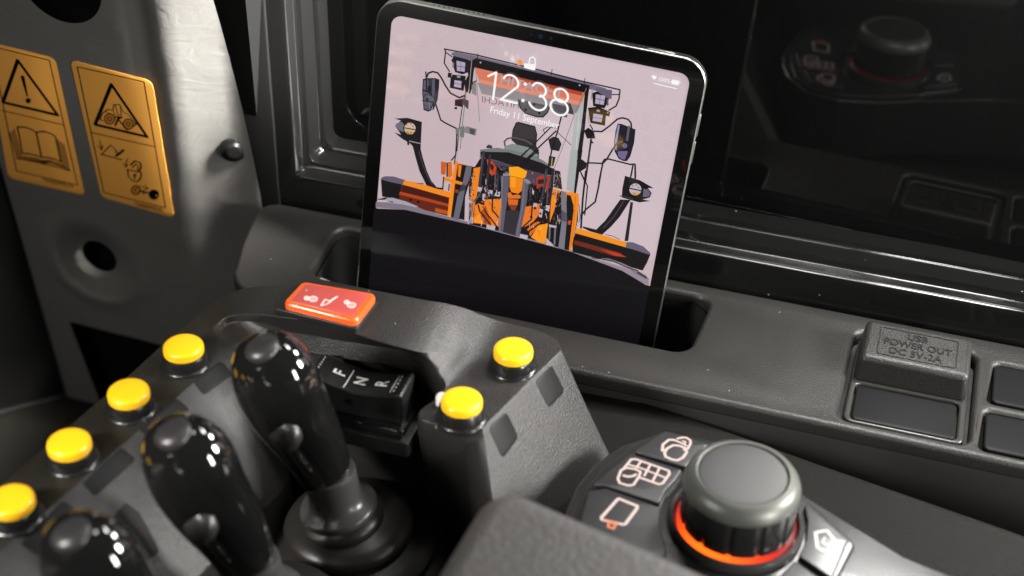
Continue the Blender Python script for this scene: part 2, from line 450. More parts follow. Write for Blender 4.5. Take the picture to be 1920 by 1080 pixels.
# raised lettering and its border line, standing 0.3 mm proud
cn = Vector((0, -0.057, 1)).normalized()
def cap_pt(x, y, h=0.0): return Vector((x, y, 1.35 + (y - 65.35) * 0.2 / 3.25 + h))
M_letter = mat('raised_letter_plastic', (0.006, 0.006, 0.006), 0.35)
cu_out = fillet(rect(1.45, 65.8, 5.6, 68.1), .18, 4); cu_in = fillet(rect(1.5, 65.85, 5.55, 68.05), .15, 4)
me = plate_mesh(cu_out, 0, .03, 0, [cu_in])
for v in me.vertices: v.co = cap_pt(v.co.x, v.co.y, v.co.z - .004)
link_mesh('cap_border', me, blk, M_letter, 0)
tv, tf = [], []
for s, x0, x1, yb, hgt in (('USB', 2.95, 4.0, 67.42, .5), ('POWER OUT', 1.75, 5.3, 66.75, .5), ('DC 5V-2A', 2.1, 4.85, 66.05, .5)):
    gvs, gfs = glyphs(s, 0.012); w = x1 - x0
    asp = hgt / max(v.y for v in gvs)
    q = len(tv); n = len(gvs)
    tv += [cap_pt(x0 + g.x * w, yb + g.y * asp, .035) for g in gvs] + [cap_pt(x0 + g.x * w, yb + g.y * asp, -.01) for g in gvs]
    edges = {}
    for f in gfs:
        tf.append(tuple(q + i for i in f))
        for a, b_ in zip(f, f[1:] + f[:1]):
            if (b_, a) in edges: del edges[(b_, a)]
            else: edges[(a, b_)] = 1
    for a, b_ in edges: tf.append((q + a, q + n + a, q + n + b_, q + b_))
mesh('cap_lettering', tv, tf, M_letter, blk, smooth=0)

# ------------------------------------------------------------------ leather lower trim between console and dial
trim = [(-30, 63.4), (-22, 62.6), (-14.6, 60.55), (-8, 59.2), (-.3, 57.6), (9.1, 55.8), (20, 53.4), (40, 48)]
vs, fs = [], []
rows = [(0, .55, -1.9), (0, .12, -1.55), (0, 0, -1.5), (0, -.15, -1.55), (0, -1.2, -1.75), (0, -3.0, -2.3), (0, -6, -3.6), (0, -10, -5.2), (0, -16, -7)]
seg = []
for i in range(len(trim) - 1):
    for k in range(6):
        t = k / 6; a, b = Vector(trim[i]), Vector(trim[i + 1]); seg.append(a.lerp(b, t))
for q in rows:
    for p in seg: vs.append(Vector((p.x, p.y + q[1] + 1.6, q[2] + (0.0))))
n = len(seg)
for i in range(len(rows) - 1):
    for k in range(n - 1): fs.append((i * n + k, i * n + k + 1, (i + 1) * n + k + 1, (i + 1) * n + k))
low = thing('lower_trim', (0, 56, -4), 'dark grained leather trim panel running below the console', 'trim panel')
tr = mesh('trim_skin', vs, fs, M_leather, low, smooth=60)
so = tr.modifiers.new('solid', 'SOLIDIFY'); so.thickness = .003; so.offset = -1

# ------------------------------------------------------------------ grey pillar
PP = Vector((-46.6, 67.8, 9.5)); PN = -Vector((0.018, 0.972, 0.235)).normalized()
def pil_y(x, z): return PP.y - ((x - PP.x) * 0.018 + (z - PP.z) * 0.235) / 0.972
hole_c = (-48.3, -8.5)                            # (xp, z)
pil = thing('door_pillar', (-46, 72, -15), 'pale grey vinyl covered pillar with two orange stickers left of the window', 'pillar')
vs, fs = [], []
NX, NZ = 150, 260
x0, x1, z0, z1 = -54.1, -35.2, -27.0, 24.0
def cavity(xp, z):                               # cut-out at the foot
    if z > -16.0 - (xp + 51.6) * 0.03 : return False
    return xp > -51.75 + (-16.0 - z) * 0.09
def topcut(xp, z):
    return ((xp + 46.3) / 2.6) ** 2 + ((z - 14.9) / 2.7) ** 2 < 1
def bend(xp):                                  # the panel turns away towards the window, then flattens at its edge
    s = 0.0; u = -41.2
    while u < xp:
        k = min(1, (u + 41.2) / 1.7) * .50 if u < -37.6 else .50 - .62 * min(1, (u + 37.6) / 1.2)
        h = min(.1, xp - u); s += k * h; u += .1
    if xp > -35.9: s += 3.0 * (xp + 35.9) ** 2
    return s
def pil_pos(xp, z):
    q = max(0.0, min(1.0, (xp + 41.0) / 5.7))
    xp -= 0.13 * max(0.0, z + 3) * q * q * (3 - 2 * q)
    x = xp + .114 * (z - 9.5)
    y = pil_y(x, z)
    lim = max(.85, 70.95 - y); y += lim * math.tanh(bend(xp) / lim)
    if xp < -53.7: y += 1.6 * (xp + 53.7) ** 2
    y += 0.28 * math.exp(-((xp + 41.6) / .8) ** 2) * min(1, max(0, (z + 2) / 8))    # shallow channel before the bend
    dx, dz = (xp - hole_c[0]) / 3.35, (z - hole_c[1]) / 3.9
    r = math.hypot(dx, dz)
    if r < 1.7:
        y += 0.85 / (1 + math.exp((r - .58) / .15))
        y -= 0.15 * math.exp(-((r - 1.0) / .24) ** 2) * (1 + 0.6 * math.sin(math.atan2(dz, dx) - 2.6))
    y += 0.012 * math.sin(xp * 1.3 + z * .7) * math.sin(z * .9 - xp * .4)
    return Vector((x, y, z))
def ell(cx, cz, rx, rz):
    def inside(u, w): return math.hypot((u - cx) / rx, (w - cz) / rz) <= 1.0001
    def fix(u, w):
        r = math.hypot((u - cx) / rx, (w - cz) / rz); return cx + (u - cx) / r, cz + (w - cz) / r
    return inside, fix
def cav_in(u, w): return cavity(u, w)
def cav_fix(u, w):
    lx = -51.75 + (-16.0 - w) * .09; tz = -16.0 - (u + 51.6) * .03
    return (lx + .001, w) if (u - lx) < (tz - w) else (u, tz - .001)
P2 = {}; inside_at = {}
for j in range(NZ + 1):
    for i in range(NX + 1): P2[i, j] = (x0 + (x1 - x0) * i / NX, z0 + (z1 - z0) * j / NZ)
for inside, fix in (ell(-46.3, 14.9, 2.6, 2.7), ell(hole_c[0], hole_c[1], 1.3, 1.5), (cav_in, cav_fix)):
    ins = {k: inside(*v) for k, v in P2.items()}
    for (i, j), yes in ins.items():
        if not yes: continue
        rim = any(not ins.get((i + a, j + b_), True) for a in (-1, 0, 1) for b_ in (-1, 0, 1))
        if rim: P2[i, j] = fix(*P2[i, j])
        inside_at[i, j] = inside_at.get((i, j), 0) or 1
idx = {}
for k, v in P2.items(): idx[k] = len(vs); vs.append(pil_pos(*v))
for j in range(NZ):
    for i in range(NX):
        q = [(i, j), (i + 1, j), (i + 1, j + 1), (i, j + 1)]
        if all(k in inside_at for k in q): continue
        fs.append(tuple(idx[k] for k in q))
pm = mesh('pillar_panel', vs, fs, M_vinyl, pil, smooth=70)
# dark body behind the openings
vs = []
for z in (-40, 30):
    for xp in (-54.0, -36.2):
        x = xp + .114 * (z - 9.5); vs.append(Vector((x, pil_y(x, z) + 2.6, z)))
for z in (-40, 30):
    for xp in (-54.0, -36.2):
        x = xp + .114 * (z - 9.5); vs.append(Vector((x, pil_y(x, z) + 6.6, z)))
mesh('pillar_core', vs, [(0, 1, 3, 2), (4, 5, 7, 6), (0, 1, 5, 4), (2, 3, 7, 6), (0, 2, 6, 4), (1, 3, 7, 5)], M_black, pil, smooth=0)
# flanged bolt on the bend
best = None                                  # where the bolt sits on the panel
br = ray(437, 280).normalized()
for i_ in range(60):
    for j_ in range(60):
        q = (-39.5 + i_ * .06, 1.5 + j_ * .1); p = pil_pos(*q); w = (p - EYE).cross(br).length
        if best is None or w < best[0]: best = (w, p, q)
bp, bq = best[1], best[2]
bn = (pil_pos(bq[0] + .2, bq[1]) - pil_pos(bq[0] - .2, bq[1])).cross(pil_pos(bq[0], bq[1] + .2) - pil_pos(bq[0], bq[1] - .2)).normalized()
if bn.y > 0: bn = -bn
bn = (bn + Vector((.62, -.78, -.08)) * 2.5).normalized(); bp = bp + bn * .16
Mb = frame(bp, bn, (0, 0, 1))
bolt = lathe('bolt', [(0.0, -.3), (.84, -.3), (.84, .0), (.80, .05), (.60, .09), (.56, .13), (.54, .20), (.47, .27), (.30, .29), (0.0, .29)], mat('bolt_black', (0.004, 0.004, 0.004), 0.35, spec=0.3), pil, Mb, 48)
lathe('socket', [(0, .28), (.16, .292), (.16, .30), (0, .305)], M_black, bolt, Mb, 6, smooth=0)

# dark glass beside the pillar, with rubber edge
pane = thing('side_glass', (-58, 68, -15), 'dark reflective glass pane at the left edge beside the grey pillar', 'glass pane')
e0 = Vector((-54.25 + .114 * (24 - 9.5), 0, 24)); e0.y = pil_y(e0.x, 24) + .1
e1 = Vector((-54.25 + .114 * (-25.8 - 9.5), 0, -25.8)); e1.y = pil_y(e1.x, -25.8) + .1
dd = Vector((-0.72, -0.69, 0)) * 26
th = Vector((-.3, .3, 0))
pv = [e0, e1, e1 + dd, e0 + dd]
box6 = [(0, 1, 2, 3), (4, 5, 6, 7), (0, 1, 5, 4), (1, 2, 6, 5), (2, 3, 7, 6), (3, 0, 4, 7)]
mesh('glass_sheet', pv + [p + th for p in pv], box6, mat('tinted_glass', (0.004, .004, .004), 0.04, spec=0.7, ior=1.6), pane, smooth=0)
e2 = e1 - Vector((0, 0, 1.3))
rv = [e1 + Vector((.25, -.1, 0.1)), e2 + Vector((.25, -.1, 0)), e2 + dd, e1 + dd + Vector((0, 0, .1))]
mesh('rubber_edge', rv + [p + th * 2 for p in rv], box6, mat('edge_rubber', (0.01, .009, .009), 0.6), pane, bevel=.1)
# floor-side trim seen at lower left and the dark cab floor
vs = []
wall = thing('lower_side_trim', (-55, 60, -30), 'dark olive curved trim below the pillar at the lower left', 'trim panel')
pr = [(-90, 76, -26.5), (-56, 77.5, -26.5), (-49, 76, -27.5), (-44, 72, -30), (-40, 66, -36)]
vv, ff = [], []
for a in pr: vv.append(Vector(a))
for a in pr: vv.append(Vector(a) + Vector((1.5, -14, -2)))
for a in pr: vv.append(Vector(a) + Vector((3, -40, -14)))
n = len(pr)
for r_ in range(2):
    for k in range(n - 1): ff.append((r_ * n + k, r_ * n + k + 1, (r_ + 1) * n + k + 1, (r_ + 1) * n + k))
lw = mesh('trim_skin', vv, ff, mat('olive_trim', (0.009, 0.0082, 0.005), 0.55, bump=('grain', 700, .2)), wall, smooth=60, subsurf=2)
so = lw.modifiers.new('solid', 'SOLIDIFY'); so.thickness = .01
floor = mesh('cab_floor', [Vector((-200, -60, -45)), Vector((120, -60, -45)), Vector((120, 140, -45)), Vector((-200, 140, -45))], [(0, 1, 2, 3)], mat('cab_floor_rubber', (.008, .008, .008), .8), None)
props(floor, kind='structure')
# ------------------------------------------------------------------ tablet standing in the slot
tb = thing('tablet', (-20.07, 66.06, -8.8), 'upright tablet with lit lock screen standing in the console slot', 'tablet')
ax, ay, az = -0.0893, 0.0721, 0.0582
TM = Matrix.Translation((-20.07, 66.06, -8.78)) @ Matrix.Rotation(az, 4, 'Z') @ Matrix.Rotation(ax, 4, 'X') @ Matrix.Rotation(ay, 4, 'Y')
UP = Matrix(((1, 0, 0, 0), (0, 0, -1, 0), (0, 1, 0, 0), (0, 0, 0, 1)))     # plate (u, v, w) -> (u, -w, v): w towards the viewer
TW, TL = 17.85 / 2, 24.76
M_alu = mat('aluminium_edge', (0.55, 0.54, 0.52), 0.28, metal=1.0)
M_bezel = mat('tablet_glass', (0.003, 0.003, 0.003), 0.03, spec=0.5)
M_lens = mat('camera_lens', (0.01, 0.01, 0.03), 0.1)
body = plate('tablet_case', fillet(rect(-TW, 0, TW, TL), 1.42, 14), -.59, 0, M_alu, tb, .10, M=TM @ UP, res=4)
plate('front_glass', fillet(rect(-TW + .07, .07, TW - .07, TL - .07), 1.35, 14), -.05, .012, M_bezel, tb, .01, M=TM @ UP)
BK_ = TM @ Matrix(((-1, 0, 0, 0), (0, 0, 1, .59), (0, 1, 0, 0), (0, 0, 0, 1)))      # (u, v, w) -> back of the case
plate('back_panel', fillet(rect(-TW + .12, .12, TW - .12, TL - .12), 1.6, 14), 0, .012, mat('space_grey_back', (.03, .03, .032), .35, metal=.6), tb, .005, M=BK_)
bump_ = plate('camera_bump', fillet(rect(-TW + .7, TL - 3.3, -TW + 3.3, TL - .7), .8, 10), .0, .16, mat('bump_metal', (.05, .05, .052), .25, metal=.8), tb, .06, M=BK_)
for u_, v_, r_ in ((-TW + 1.45, TL - 1.5, .48), (-TW + 2.5, TL - 2.5, .48), (-TW + 2.5, TL - 1.45, .2)):
    plate('lens', circ(u_, v_, r_, 32), .12, .2, M_lens if False else M_bezel, bump_, .03, M=BK_)
for x, r in ((0.0, .13), (.55, .09), (-.5, .06)):
    plate('sensor', circ(x, TL - .43, r, 20), .012, .014, M_lens, tb, M=TM @ UP, smooth=0)
def tbox(name, x0, x1, z0, z1, y0, y1, m, bev=.03):
    c = [TM @ Vector((x, y, z)) for z in (z0, z1) for y in (y0, y1) for x in (x0, x1)]
    return mesh(name, c, [(0, 1, 3, 2), (4, 5, 7, 6), (0, 1, 5, 4), (2, 3, 7, 6), (0, 2, 6, 4), (1, 3, 7, 5)], m, tb, bevel=bev)
tbox('volume_button', TW - .02, TW + .06, TL - 4.3, TL - 3.0, .18, .40, M_alu)
tbox('volume_button', TW - .02, TW + .06, TL - 5.9, TL - 4.6, .18, .40, M_alu)
tbox('power_button', TW - 3.4, TW - 1.9, TL - .02, TL + .05, .18, .40, M_alu)
for xa in (3.1, -5.9):
    hv, hf = [], []
    for k in range(11):
        x = xa + k * .27; q = len(hv)
        hv += [TM @ Vector((x + .07 * math.cos(a * math.pi / 4), .29 + .07 * math.sin(a * math.pi / 4), TL + .003)) for a in range(8)]
        hf.append(tuple(range(q, q + 8)))
    mesh('speaker_grille', hv, hf, M_black, tb, smooth=0)

# the lock screen picture: a flat lit picture of a wheel loader under the clock
TN = (TM.to_3x3() @ Vector((0, -1, 0))).normalized()
scr = Print(TM @ Vector((0, 0, 5)) + TN * .012, TN, step=.00025, base=.003)
def tl(x, z): return TM @ Vector((x, 0, z)) + TN * .012
wx, wz = TW - .86, .86
scr.world([tl(x, z) for x, z in fillet(rect(-wx, wz, wx, TL - wz), .6, 8)], rgb(198, 178, 183))
# soft tone steps of the studio backdrop
for k in range(10):
    scr.world([tl(x, z) for x, z in fillet(rect(-wx + .3 * k + 5.0, 12.5, wx - .02 * k, TL - wz - .02 * k), .8, 6)], rgb(198 + k * .9, 178 + k * 1.1, 184 + k * 1.1))
A = (700, 60, 5.4); B = (900, 80, 4.6967); C_ = (700, 240, 5.4); D = (880, 280, 5.4); E_ = (1040, 140, 5.4); F = (1040, 320, 4.908); Z = (680, 60, 2.909); G = (680, 380, 2.909)
for w, cols in ((A, ((200, 40), (330, 40), (480, 60), (620, 40), (180, 250), (320, 250), (420, 300), (300, 470), (330, 620))),
                (E_, ((880, 150), (1010, 190), (900, 380), (1090, 420), (880, 470), (1110, 650), (900, 620), (960, 780), (1090, 830), (700, 250), (1180, 350), (1180, 520), (900, 960), (560, 960), (1010, 1000)))):
    for cx, cy in cols:
        for i in range(3):
            for j in range(3):
                x = cx + i * 30 + j * -4; y = cy + j * 30 + i * 8
                scr.poly([(x, y), (x + 19, y + 4), (x + 17, y + 23), (x - 2, y + 19)], (193, 173, 179) if w is A else (200, 182, 188), w)
DK = (26, 22, 27); ORG = (238, 132, 30); PUR = (98, 92, 106); LT = (196, 186, 192); BK = (14, 12, 14)
P_ = scr.poly; S_ = scr.line
# ground strip and dark lower band
P_([(30, 742), (290, 757), (470, 793), (640, 860), (960, 945), (960, 1075), (320, 825), (26, 800)], (128, 118, 130), C_)
P_([(0, 740), (180, 752), (520, 862), (780, 942), (1100, 1035), (1296, 1100), (1296, 1130), (1180, 1100), (0, 800)], (142, 130, 140), D)
P_([(0, 690), (330, 790), (640, 885), (870, 985), (868, 1052), (600, 935), (0, 768)], (150, 136, 148), F)
scr.world([tl(-wx + .005, wz + .8), tl(-wx + .9, wz + .01), tl(wx - .9, wz + .01), tl(wx + .004, wz + .8),
           tl(wx + .004, ((TM.inverted() @ scr.P(1550, 448, G)).z)), scr.P(1545, 445, G), scr.P(1415, 368, G), scr.P(1130, 262, G), scr.P(600, 120, G), scr.P(232, 36, G), scr.P(62, 28, G)], rgb(13, 11, 15))
# left blade
P_([(80, 515), (290, 560), (270, 718), (92, 690)], (22, 19, 22), C_)
P_([(78, 515), (92, 492), (130, 483), (210, 486), (325, 522), (305, 568), (200, 548)], PUR, C_)
P_([(290, 565), (775, 695), (762, 888), (520, 825), (262, 715)], (98, 38, 24), C_)
P_([(300, 575), (770, 700), (770, 760), (560, 700), (280, 640)], (70, 26, 18), C_)
P_([(275, 638), (540, 706), (768, 768), (765, 792), (262, 668)], (176, 66, 30), C_)
P_([(630, 803), (762, 836), (758, 872), (628, 842)], (186, 82, 30), C_)
for x, y in ((380, 722), (456, 744)): scr.disc(x, y, 13, BK, C_)
P_([(322, 522), (560, 575), (782, 645), (778, 702), (300, 566)], (243, 140, 38), C_)
P_([(400, 548), (520, 552), (500, 568)], (110, 100, 100), C_)
P_([(130, 700), (210, 702), (330, 735), (470, 790), (450, 803), (300, 768), (140, 748)], (168, 160, 172), C_)
P_([(45, 715), (130, 697), (150, 702), (120, 722), (50, 722)], (30, 27, 32), C_)
P_([(150, 730), (215, 742), (190, 750)], (60, 55, 62), C_)
S_([(210, 703), (330, 735), (470, 792), (440, 798)], 5, (30, 25, 30), C_)
# left lamp and its arm
P_([(392, 140), (468, 150), (505, 300), (545, 430), (590, 530), (645, 595), (700, 600), (700, 620), (650, 612), (540, 575), (470, 430), (430, 290)], DK, C_)
S_([(455, 200), (505, 370), (550, 480), (600, 570)], 10, (72, 62, 68), C_)
P_([(218, 872), (350, 864), (495, 905), (482, 1200), (460, 1205), (370, 1120), (300, 1080), (215, 1012), (285, 1035), (225, 950), (282, 892)], (24, 22, 26), A)
P_([(228, 925), (290, 905), (315, 935), (310, 1010), (260, 990), (232, 960)], (110, 103, 122), A)
scr.disc(374, 972, 68, (14, 13, 15), A); scr.disc(374, 972, 58, (205, 178, 160), A)
P_([(322, 985), (425, 1000), (400, 1030), (350, 1030)], (206, 165, 95), A)
S_([(318, 966), (430, 985)], 12, (30, 25, 25), A)
for x, y in ((340, 935), (385, 925), (405, 950), (350, 1010), (385, 1015), (360, 1025)): scr.disc(x, y, 7, (120, 90, 60), A)
P_([(345, 120), (372, 125), (365, 170), (348, 165)], DK, C_); S_([(370, 128), (480, 152)], 12, (150, 140, 150), C_)
# left mirror and tubes
P_([(630, 462), (672, 476), (668, 560), (655, 680), (615, 780), (600, 790), (630, 600)], (24, 21, 27), A)
P_([(505, 470), (550, 462), (636, 462), (636, 560), (625, 690), (590, 790), (560, 802), (512, 785), (498, 600)], (30, 27, 34), A)
P_([(514, 480), (626, 472), (628, 580), (612, 700), (575, 786), (520, 776), (508, 600)], (88, 84, 106), A)
P_([(560, 475), (600, 474), (598, 640), (570, 640)], (52, 48, 62), A); P_([(556, 540), (590, 540), (584, 600), (555, 596)], (18, 16, 20), A)
S_([(560, 650), (575, 780)], 7, (120, 116, 136), A)
S_([(512, 585), (575, 606), (612, 660), (640, 740), (685, 885), (730, 915), (845, 972)], 17, (32, 28, 32), A); S_([(600, 640), (680, 885)], 5, (110, 100, 108), A)
S_([(502, 690), (560, 702), (610, 700)], 12, DK, A); S_([(512, 690), (520, 640), (560, 615)], 7, DK, A); scr.disc(548, 680, 20, DK, A)
S_([(535, 400), (540, 480), (545, 590)], 14, DK, A)
S_([(545, 450), (560, 412), (605, 396), (655, 408), (690, 455), (735, 540), (785, 615), (875, 660), (925, 640)], 18, (34, 30, 34), A)
# left lamps and brackets
P_([(800, 290), (812, 240), (955, 262), (980, 300), (970, 400), (905, 425), (830, 400)], DK, A)
P_([(790, 290), (818, 235), (970, 262), (975, 290), (850, 280)], (18, 16, 18), A)
P_([(822, 195), (1050, 240), (1050, 275), (960, 262), (820, 235)], (112, 104, 124), A)
P_([(845, 285), (935, 305), (928, 398), (850, 388)], (172, 160, 184), A); S_([(845, 338), (930, 352)], 6, DK, A); S_([(890, 292), (888, 390)], 4, (90, 80, 95), A)
S_([(815, 310), (812, 350)], 16, (120, 112, 110), A)
P_([(760, 405), (800, 412), (790, 462), (755, 452)], DK, A); P_([(785, 470), (805, 425), (940, 440), (918, 592), (778, 560)], (24, 21, 24), A)
P_([(826, 482), (896, 492), (892, 562), (820, 548)], (180, 165, 188), A); S_([(824, 515), (893, 525)], 5, (70, 62, 75), A); P_([(850, 435), (885, 440), (883, 462), (850, 456)], (150, 140, 150), A)
P_([(930, 300), (1000, 275), (1040, 290), (1020, 400), (1002, 560), (985, 620), (935, 600), (925, 500), (965, 430)], DK, A)
S_([(1000, 285), (970, 600)], 7, (150, 145, 150), A); S_([(1035, 300), (1060, 640), (1080, 900)], 9, (150, 146, 150), A)
P_([(1000, 520), (1040, 480), (1050, 640), (1000, 620)], (130, 128, 130), A)
S_([(1005, 530), (1015, 500), (1050, 490)], 8, DK, A)
# handle bars of the roof
S_([(728, 165), (735, 200), (722, 310), (775, 395)], 14, (40, 36, 40), A); S_([(745, 205), (800, 245)], 12, (40, 36, 40), A)
# left post
P_([(975, 560), (948, 640), (905, 900), (870, 1080), (915, 1080), (935, 800), (965, 640)], (180, 178, 182), A)
S_([(940, 600), (900, 780), (872, 985), (850, 1200)], 9, (28, 26, 28), A); S_([(940, 640), (905, 930), (885, 1180)], 5, (60, 55, 60), A)
P_([(830, 680), (905, 670), (905, 755), (828, 740)], (34, 30, 34), A); P_([(905, 660), (970, 690), (965, 780), (905, 720)], (70, 66, 68), A); P_([(828, 755), (850, 750), (852, 778), (822, 775)], DK, A)
P_([(835, 975), (915, 945), (932, 960), (920, 1065), (840, 1040)], (120, 118, 116), A); P_([(940, 945), (1052, 975), (1040, 1045), (925, 1010)], (132, 130, 130), A); P_([(978, 965), (1035, 985), (1025, 1040), (980, 1020)], (80, 78, 80), A)
S_([(850, 60), (838, 270), (795, 320)], 14, (28, 24, 28), C_); S_([(835, 270), (825, 360)], 12, (28, 24, 28), C_); S_([(880, 10), (852, 330)], 9, (170, 168, 172), C_)
# roof: bars, band, header with the maker's lettering
P_([(485, 108), (620, 128), (1205, 268), (1330, 305), (1345, 338), (1215, 302), (620, 160), (490, 125)], (112, 104, 122), Z)
P_([(600, 150), (622, 140), (1240, 288), (1232, 345), (1212, 330), (620, 192), (605, 190)], (22, 18, 22), Z)
P_([(612, 190), (1214, 328), (1196, 395), (640, 272)], (214, 122, 92), Z)
P_([(760, 222), (1200, 325), (1198, 345), (770, 245)], (176, 70, 48), Z)
P_([(640, 255), (1195, 378), (1192, 400), (640, 275)], (226, 140, 112), Z)
P_([(628, 272), (1190, 398), (1168, 440), (840, 372), (652, 335)], (146, 138, 142), Z)
scr.text('HITACHI', (178, 352), (700, 478), (176, 160, 166), B, 0.02, tall=.78)
scr.text('HITACHI', (20, 522), (345, 574), (118, 108, 114), B, 0.0, flip=True, tall=1.0)
S_([(448, 90), (620, 122), (930, 196), (1210, 268), (1405, 312)], 8, (38, 34, 38), Z)
S_([(1405, 312), (1400, 360), (1384, 400), (1345, 424)], 8, (38, 34, 38), Z); S_([(1400, 338), (1355, 338)], 6, (38, 34, 38), Z)
for x, y in ((630, 115), (1035, 200), (1214, 250)): S_([(x, y), (x - 3, y + 30)], 4, DK, Z)
for x, y in ((8, 170), (880, 370)): scr.disc(x, y, 8, (170, 160, 160), B)
# camera bracket under the roof
P_([(335, 495), (625, 555), (600, 615), (560, 655), (500, 652), (400, 620), (352, 570)], (46, 44, 46), B)
P_([(348, 500), (612, 558), (590, 608), (552, 640), (500, 640), (408, 610), (362, 565)], (92, 90, 93), B)
for x, y in ((405, 585), (525, 615), (478, 540)): scr.disc(x, y, 11, (28, 26, 28), B)
P_([(640, 530), (720, 545), (775, 560), (770, 655), (720, 640), (650, 600)], (82, 80, 84), B); P_([(740, 518), (800, 530), (825, 600), (830, 630), (770, 615)], (66, 64, 68), B)
# right post
P_([(240, 360), (318, 190), (282, 560), (232, 850), (205, 1085), (128, 1085), (176, 700), (205, 440)], (176, 180, 178), E_)
S_([(250, 380), (215, 800), (185, 1080)], 6, (205, 208, 206), E_)
P_([(312, 120), (352, 128), (330, 330), (300, 620), (262, 900), (236, 1085), (196, 1085), (226, 850), (290, 380)], DK, E_)
P_([(0 + 1040, 440), (1082, 442), (1150, 0), (1098, 0)], DK, D)
P_([(985, 400), (1060, 440), (1095, 100), (1100, 0), (1030, 0), (1000, 250)], (168, 172, 172), D)
S_([(325, 130), (222, 350), (110, 660), (0, 940)], 6, (118, 112, 118), E_)
# right lamps
P_([(382, 180), (440, 160), (560, 205), (548, 260), (508, 335), (392, 310)], DK, E_); P_([(425, 128), (585, 150), (578, 240), (540, 235), (430, 160)], (100, 94, 112), E_)
P_([(420, 192), (516, 208), (500, 300), (412, 286)], (178, 166, 190), E_); S_([(416, 236), (508, 254)], 6, DK, E_); S_([(466, 200), (456, 294)], 4, (90, 80, 95), E_)
P_([(340, 330), (445, 315), (565, 372), (556, 418), (522, 408), (512, 510), (365, 482)], DK, E_); P_([(396, 386), (492, 402), (478, 476), (386, 462)], (178, 166, 190), E_); S_([(392, 425), (484, 440)], 5, (80, 72, 84), E_)
P_([(430, 345), (462, 352), (458, 372), (428, 366)], (160, 150, 160), E_); S_([(538, 250), (540, 300)], 18, (90, 84, 90), E_); scr.disc(540, 378, 10, (140, 132, 138), E_)
S_([(385, 140), (375, 240)], 12, (150, 144, 150), E_); S_([(345, 390), (345, 480)], 12, (165, 158, 160), E_)
P_([(300, 560), (345, 530), (400, 570), (415, 640), (330, 640)], DK, E_); S_([(360, 500), (385, 540), (380, 580)], 12, DK, E_); P_([(370, 660), (385, 665), (400, 690), (370, 688)], DK, E_)
# right mirror and tubes
P_([(640, 488), (680, 492), (822, 548), (808, 680), (770, 820), (735, 868), (700, 868), (650, 845), (610, 770), (603, 680), (620, 560)], (34, 30, 40), E_)
P_([(645, 500), (662, 505), (640, 640), (628, 760), (612, 740), (610, 670)], (150, 150, 176), E_); P_([(640, 770), (748, 765), (712, 855), (675, 845), (645, 815)], (112, 100, 142), E_); scr.disc(712, 712, 26, (110, 102, 128), E_)
S_([(755, 520), (735, 660)], 24, (92, 88, 104), E_); S_([(645, 740), (760, 770)], 10, (20, 18, 22), E_)
S_([(400, 565), (480, 570), (555, 515), (640, 442), (690, 430), (745, 445), (775, 480), (782, 545)], 17, (34, 30, 34), E_)
S_([(335, 885), (490, 892), (530, 850), (590, 750), (640, 680), (695, 662), (760, 680)], 17, (34, 30, 36), E_); S_([(590, 750), (645, 680), (690, 667)], 5, (130, 120, 136), E_)
S_([(490, 892), (450, 1085)], 17, (34, 30, 34), E_); S_([(490, 880), (510, 850), (555, 848), (770, 902), (812, 898)], 17, (34, 30, 34), E_)
S_([(795, 910), (778, 1010)], 17, (50, 45, 52), E_); S_([(818, 905), (818, 1040)], 18, (40, 36, 42), E_)
S_([(372, 650), (345, 850), (312, 1085)], 20, (34, 30, 34), E_); S_([(362, 690), (338, 860)], 4, (100, 92, 98), E_)
P_([(225, 860), (280, 850), (330, 890), (320, 940), (250, 980)], DK, E_); S_([(270, 990), (310, 1080)], 12, DK, E_)
S_([(290, 0), (262, 250), (245, 520)], 18, DK, F); S_([(430, 0), (405, 150), (376, 280), (290, 350), (245, 410)], 16, DK, F); S_([(240, 0), (305, 135), (280, 400)], 12, DK, F); S_([(225, 300), (240, 420), (215, 500)], 8, (90, 82, 88), F)
for x, y in ((210, 445), (225, 485), (205, 590)): scr.disc(x, y, 11, (200, 190, 196), F)
# right lamp and its arm
S_([(712, 0), (700, 60)], 14, DK, F); S_([(745, 0), (745, 60)], 16, DK, F)
P_([(606, 258), (702, 262), (600, 420), (520, 510), (440, 582), (330, 552), (262, 520), (262, 505), (385, 535), (470, 450), (540, 350)], DK, F); S_([(640, 270), (545, 420), (450, 520)], 9, (74, 64, 72), F)
P_([(700, 280), (725, 285), (680, 640), (645, 640)], (40, 36, 42), F); S_([(704, 310), (660, 630)], 5, (20, 18, 22), F)
P_([(650, 40), (790, 82), (915, 155), (860, 152), (896, 200), (878, 240), (812, 258), (885, 272), (782, 285), (700, 262), (620, 240), (625, 160)], (20, 18, 21), F)
P_([(820, 160), (860, 165), (888, 205), (870, 232), (815, 235)], (104, 98, 118), F); scr.disc(745, 165, 64, (12, 11, 13), F); scr.disc(745, 165, 55, (192, 178, 188), F); P_([(700, 185), (790, 195), (770, 216), (725, 214)], (214, 160, 84), F)
S_([(695, 155), (797, 178)], 12, (26, 22, 24), F); S_([(605, 225), (720, 250)], 10, (60, 55, 62), F)
for x, y in ((720, 130), (755, 125), (775, 150), (735, 205)): scr.disc(x, y, 8, (150, 120, 90), F)
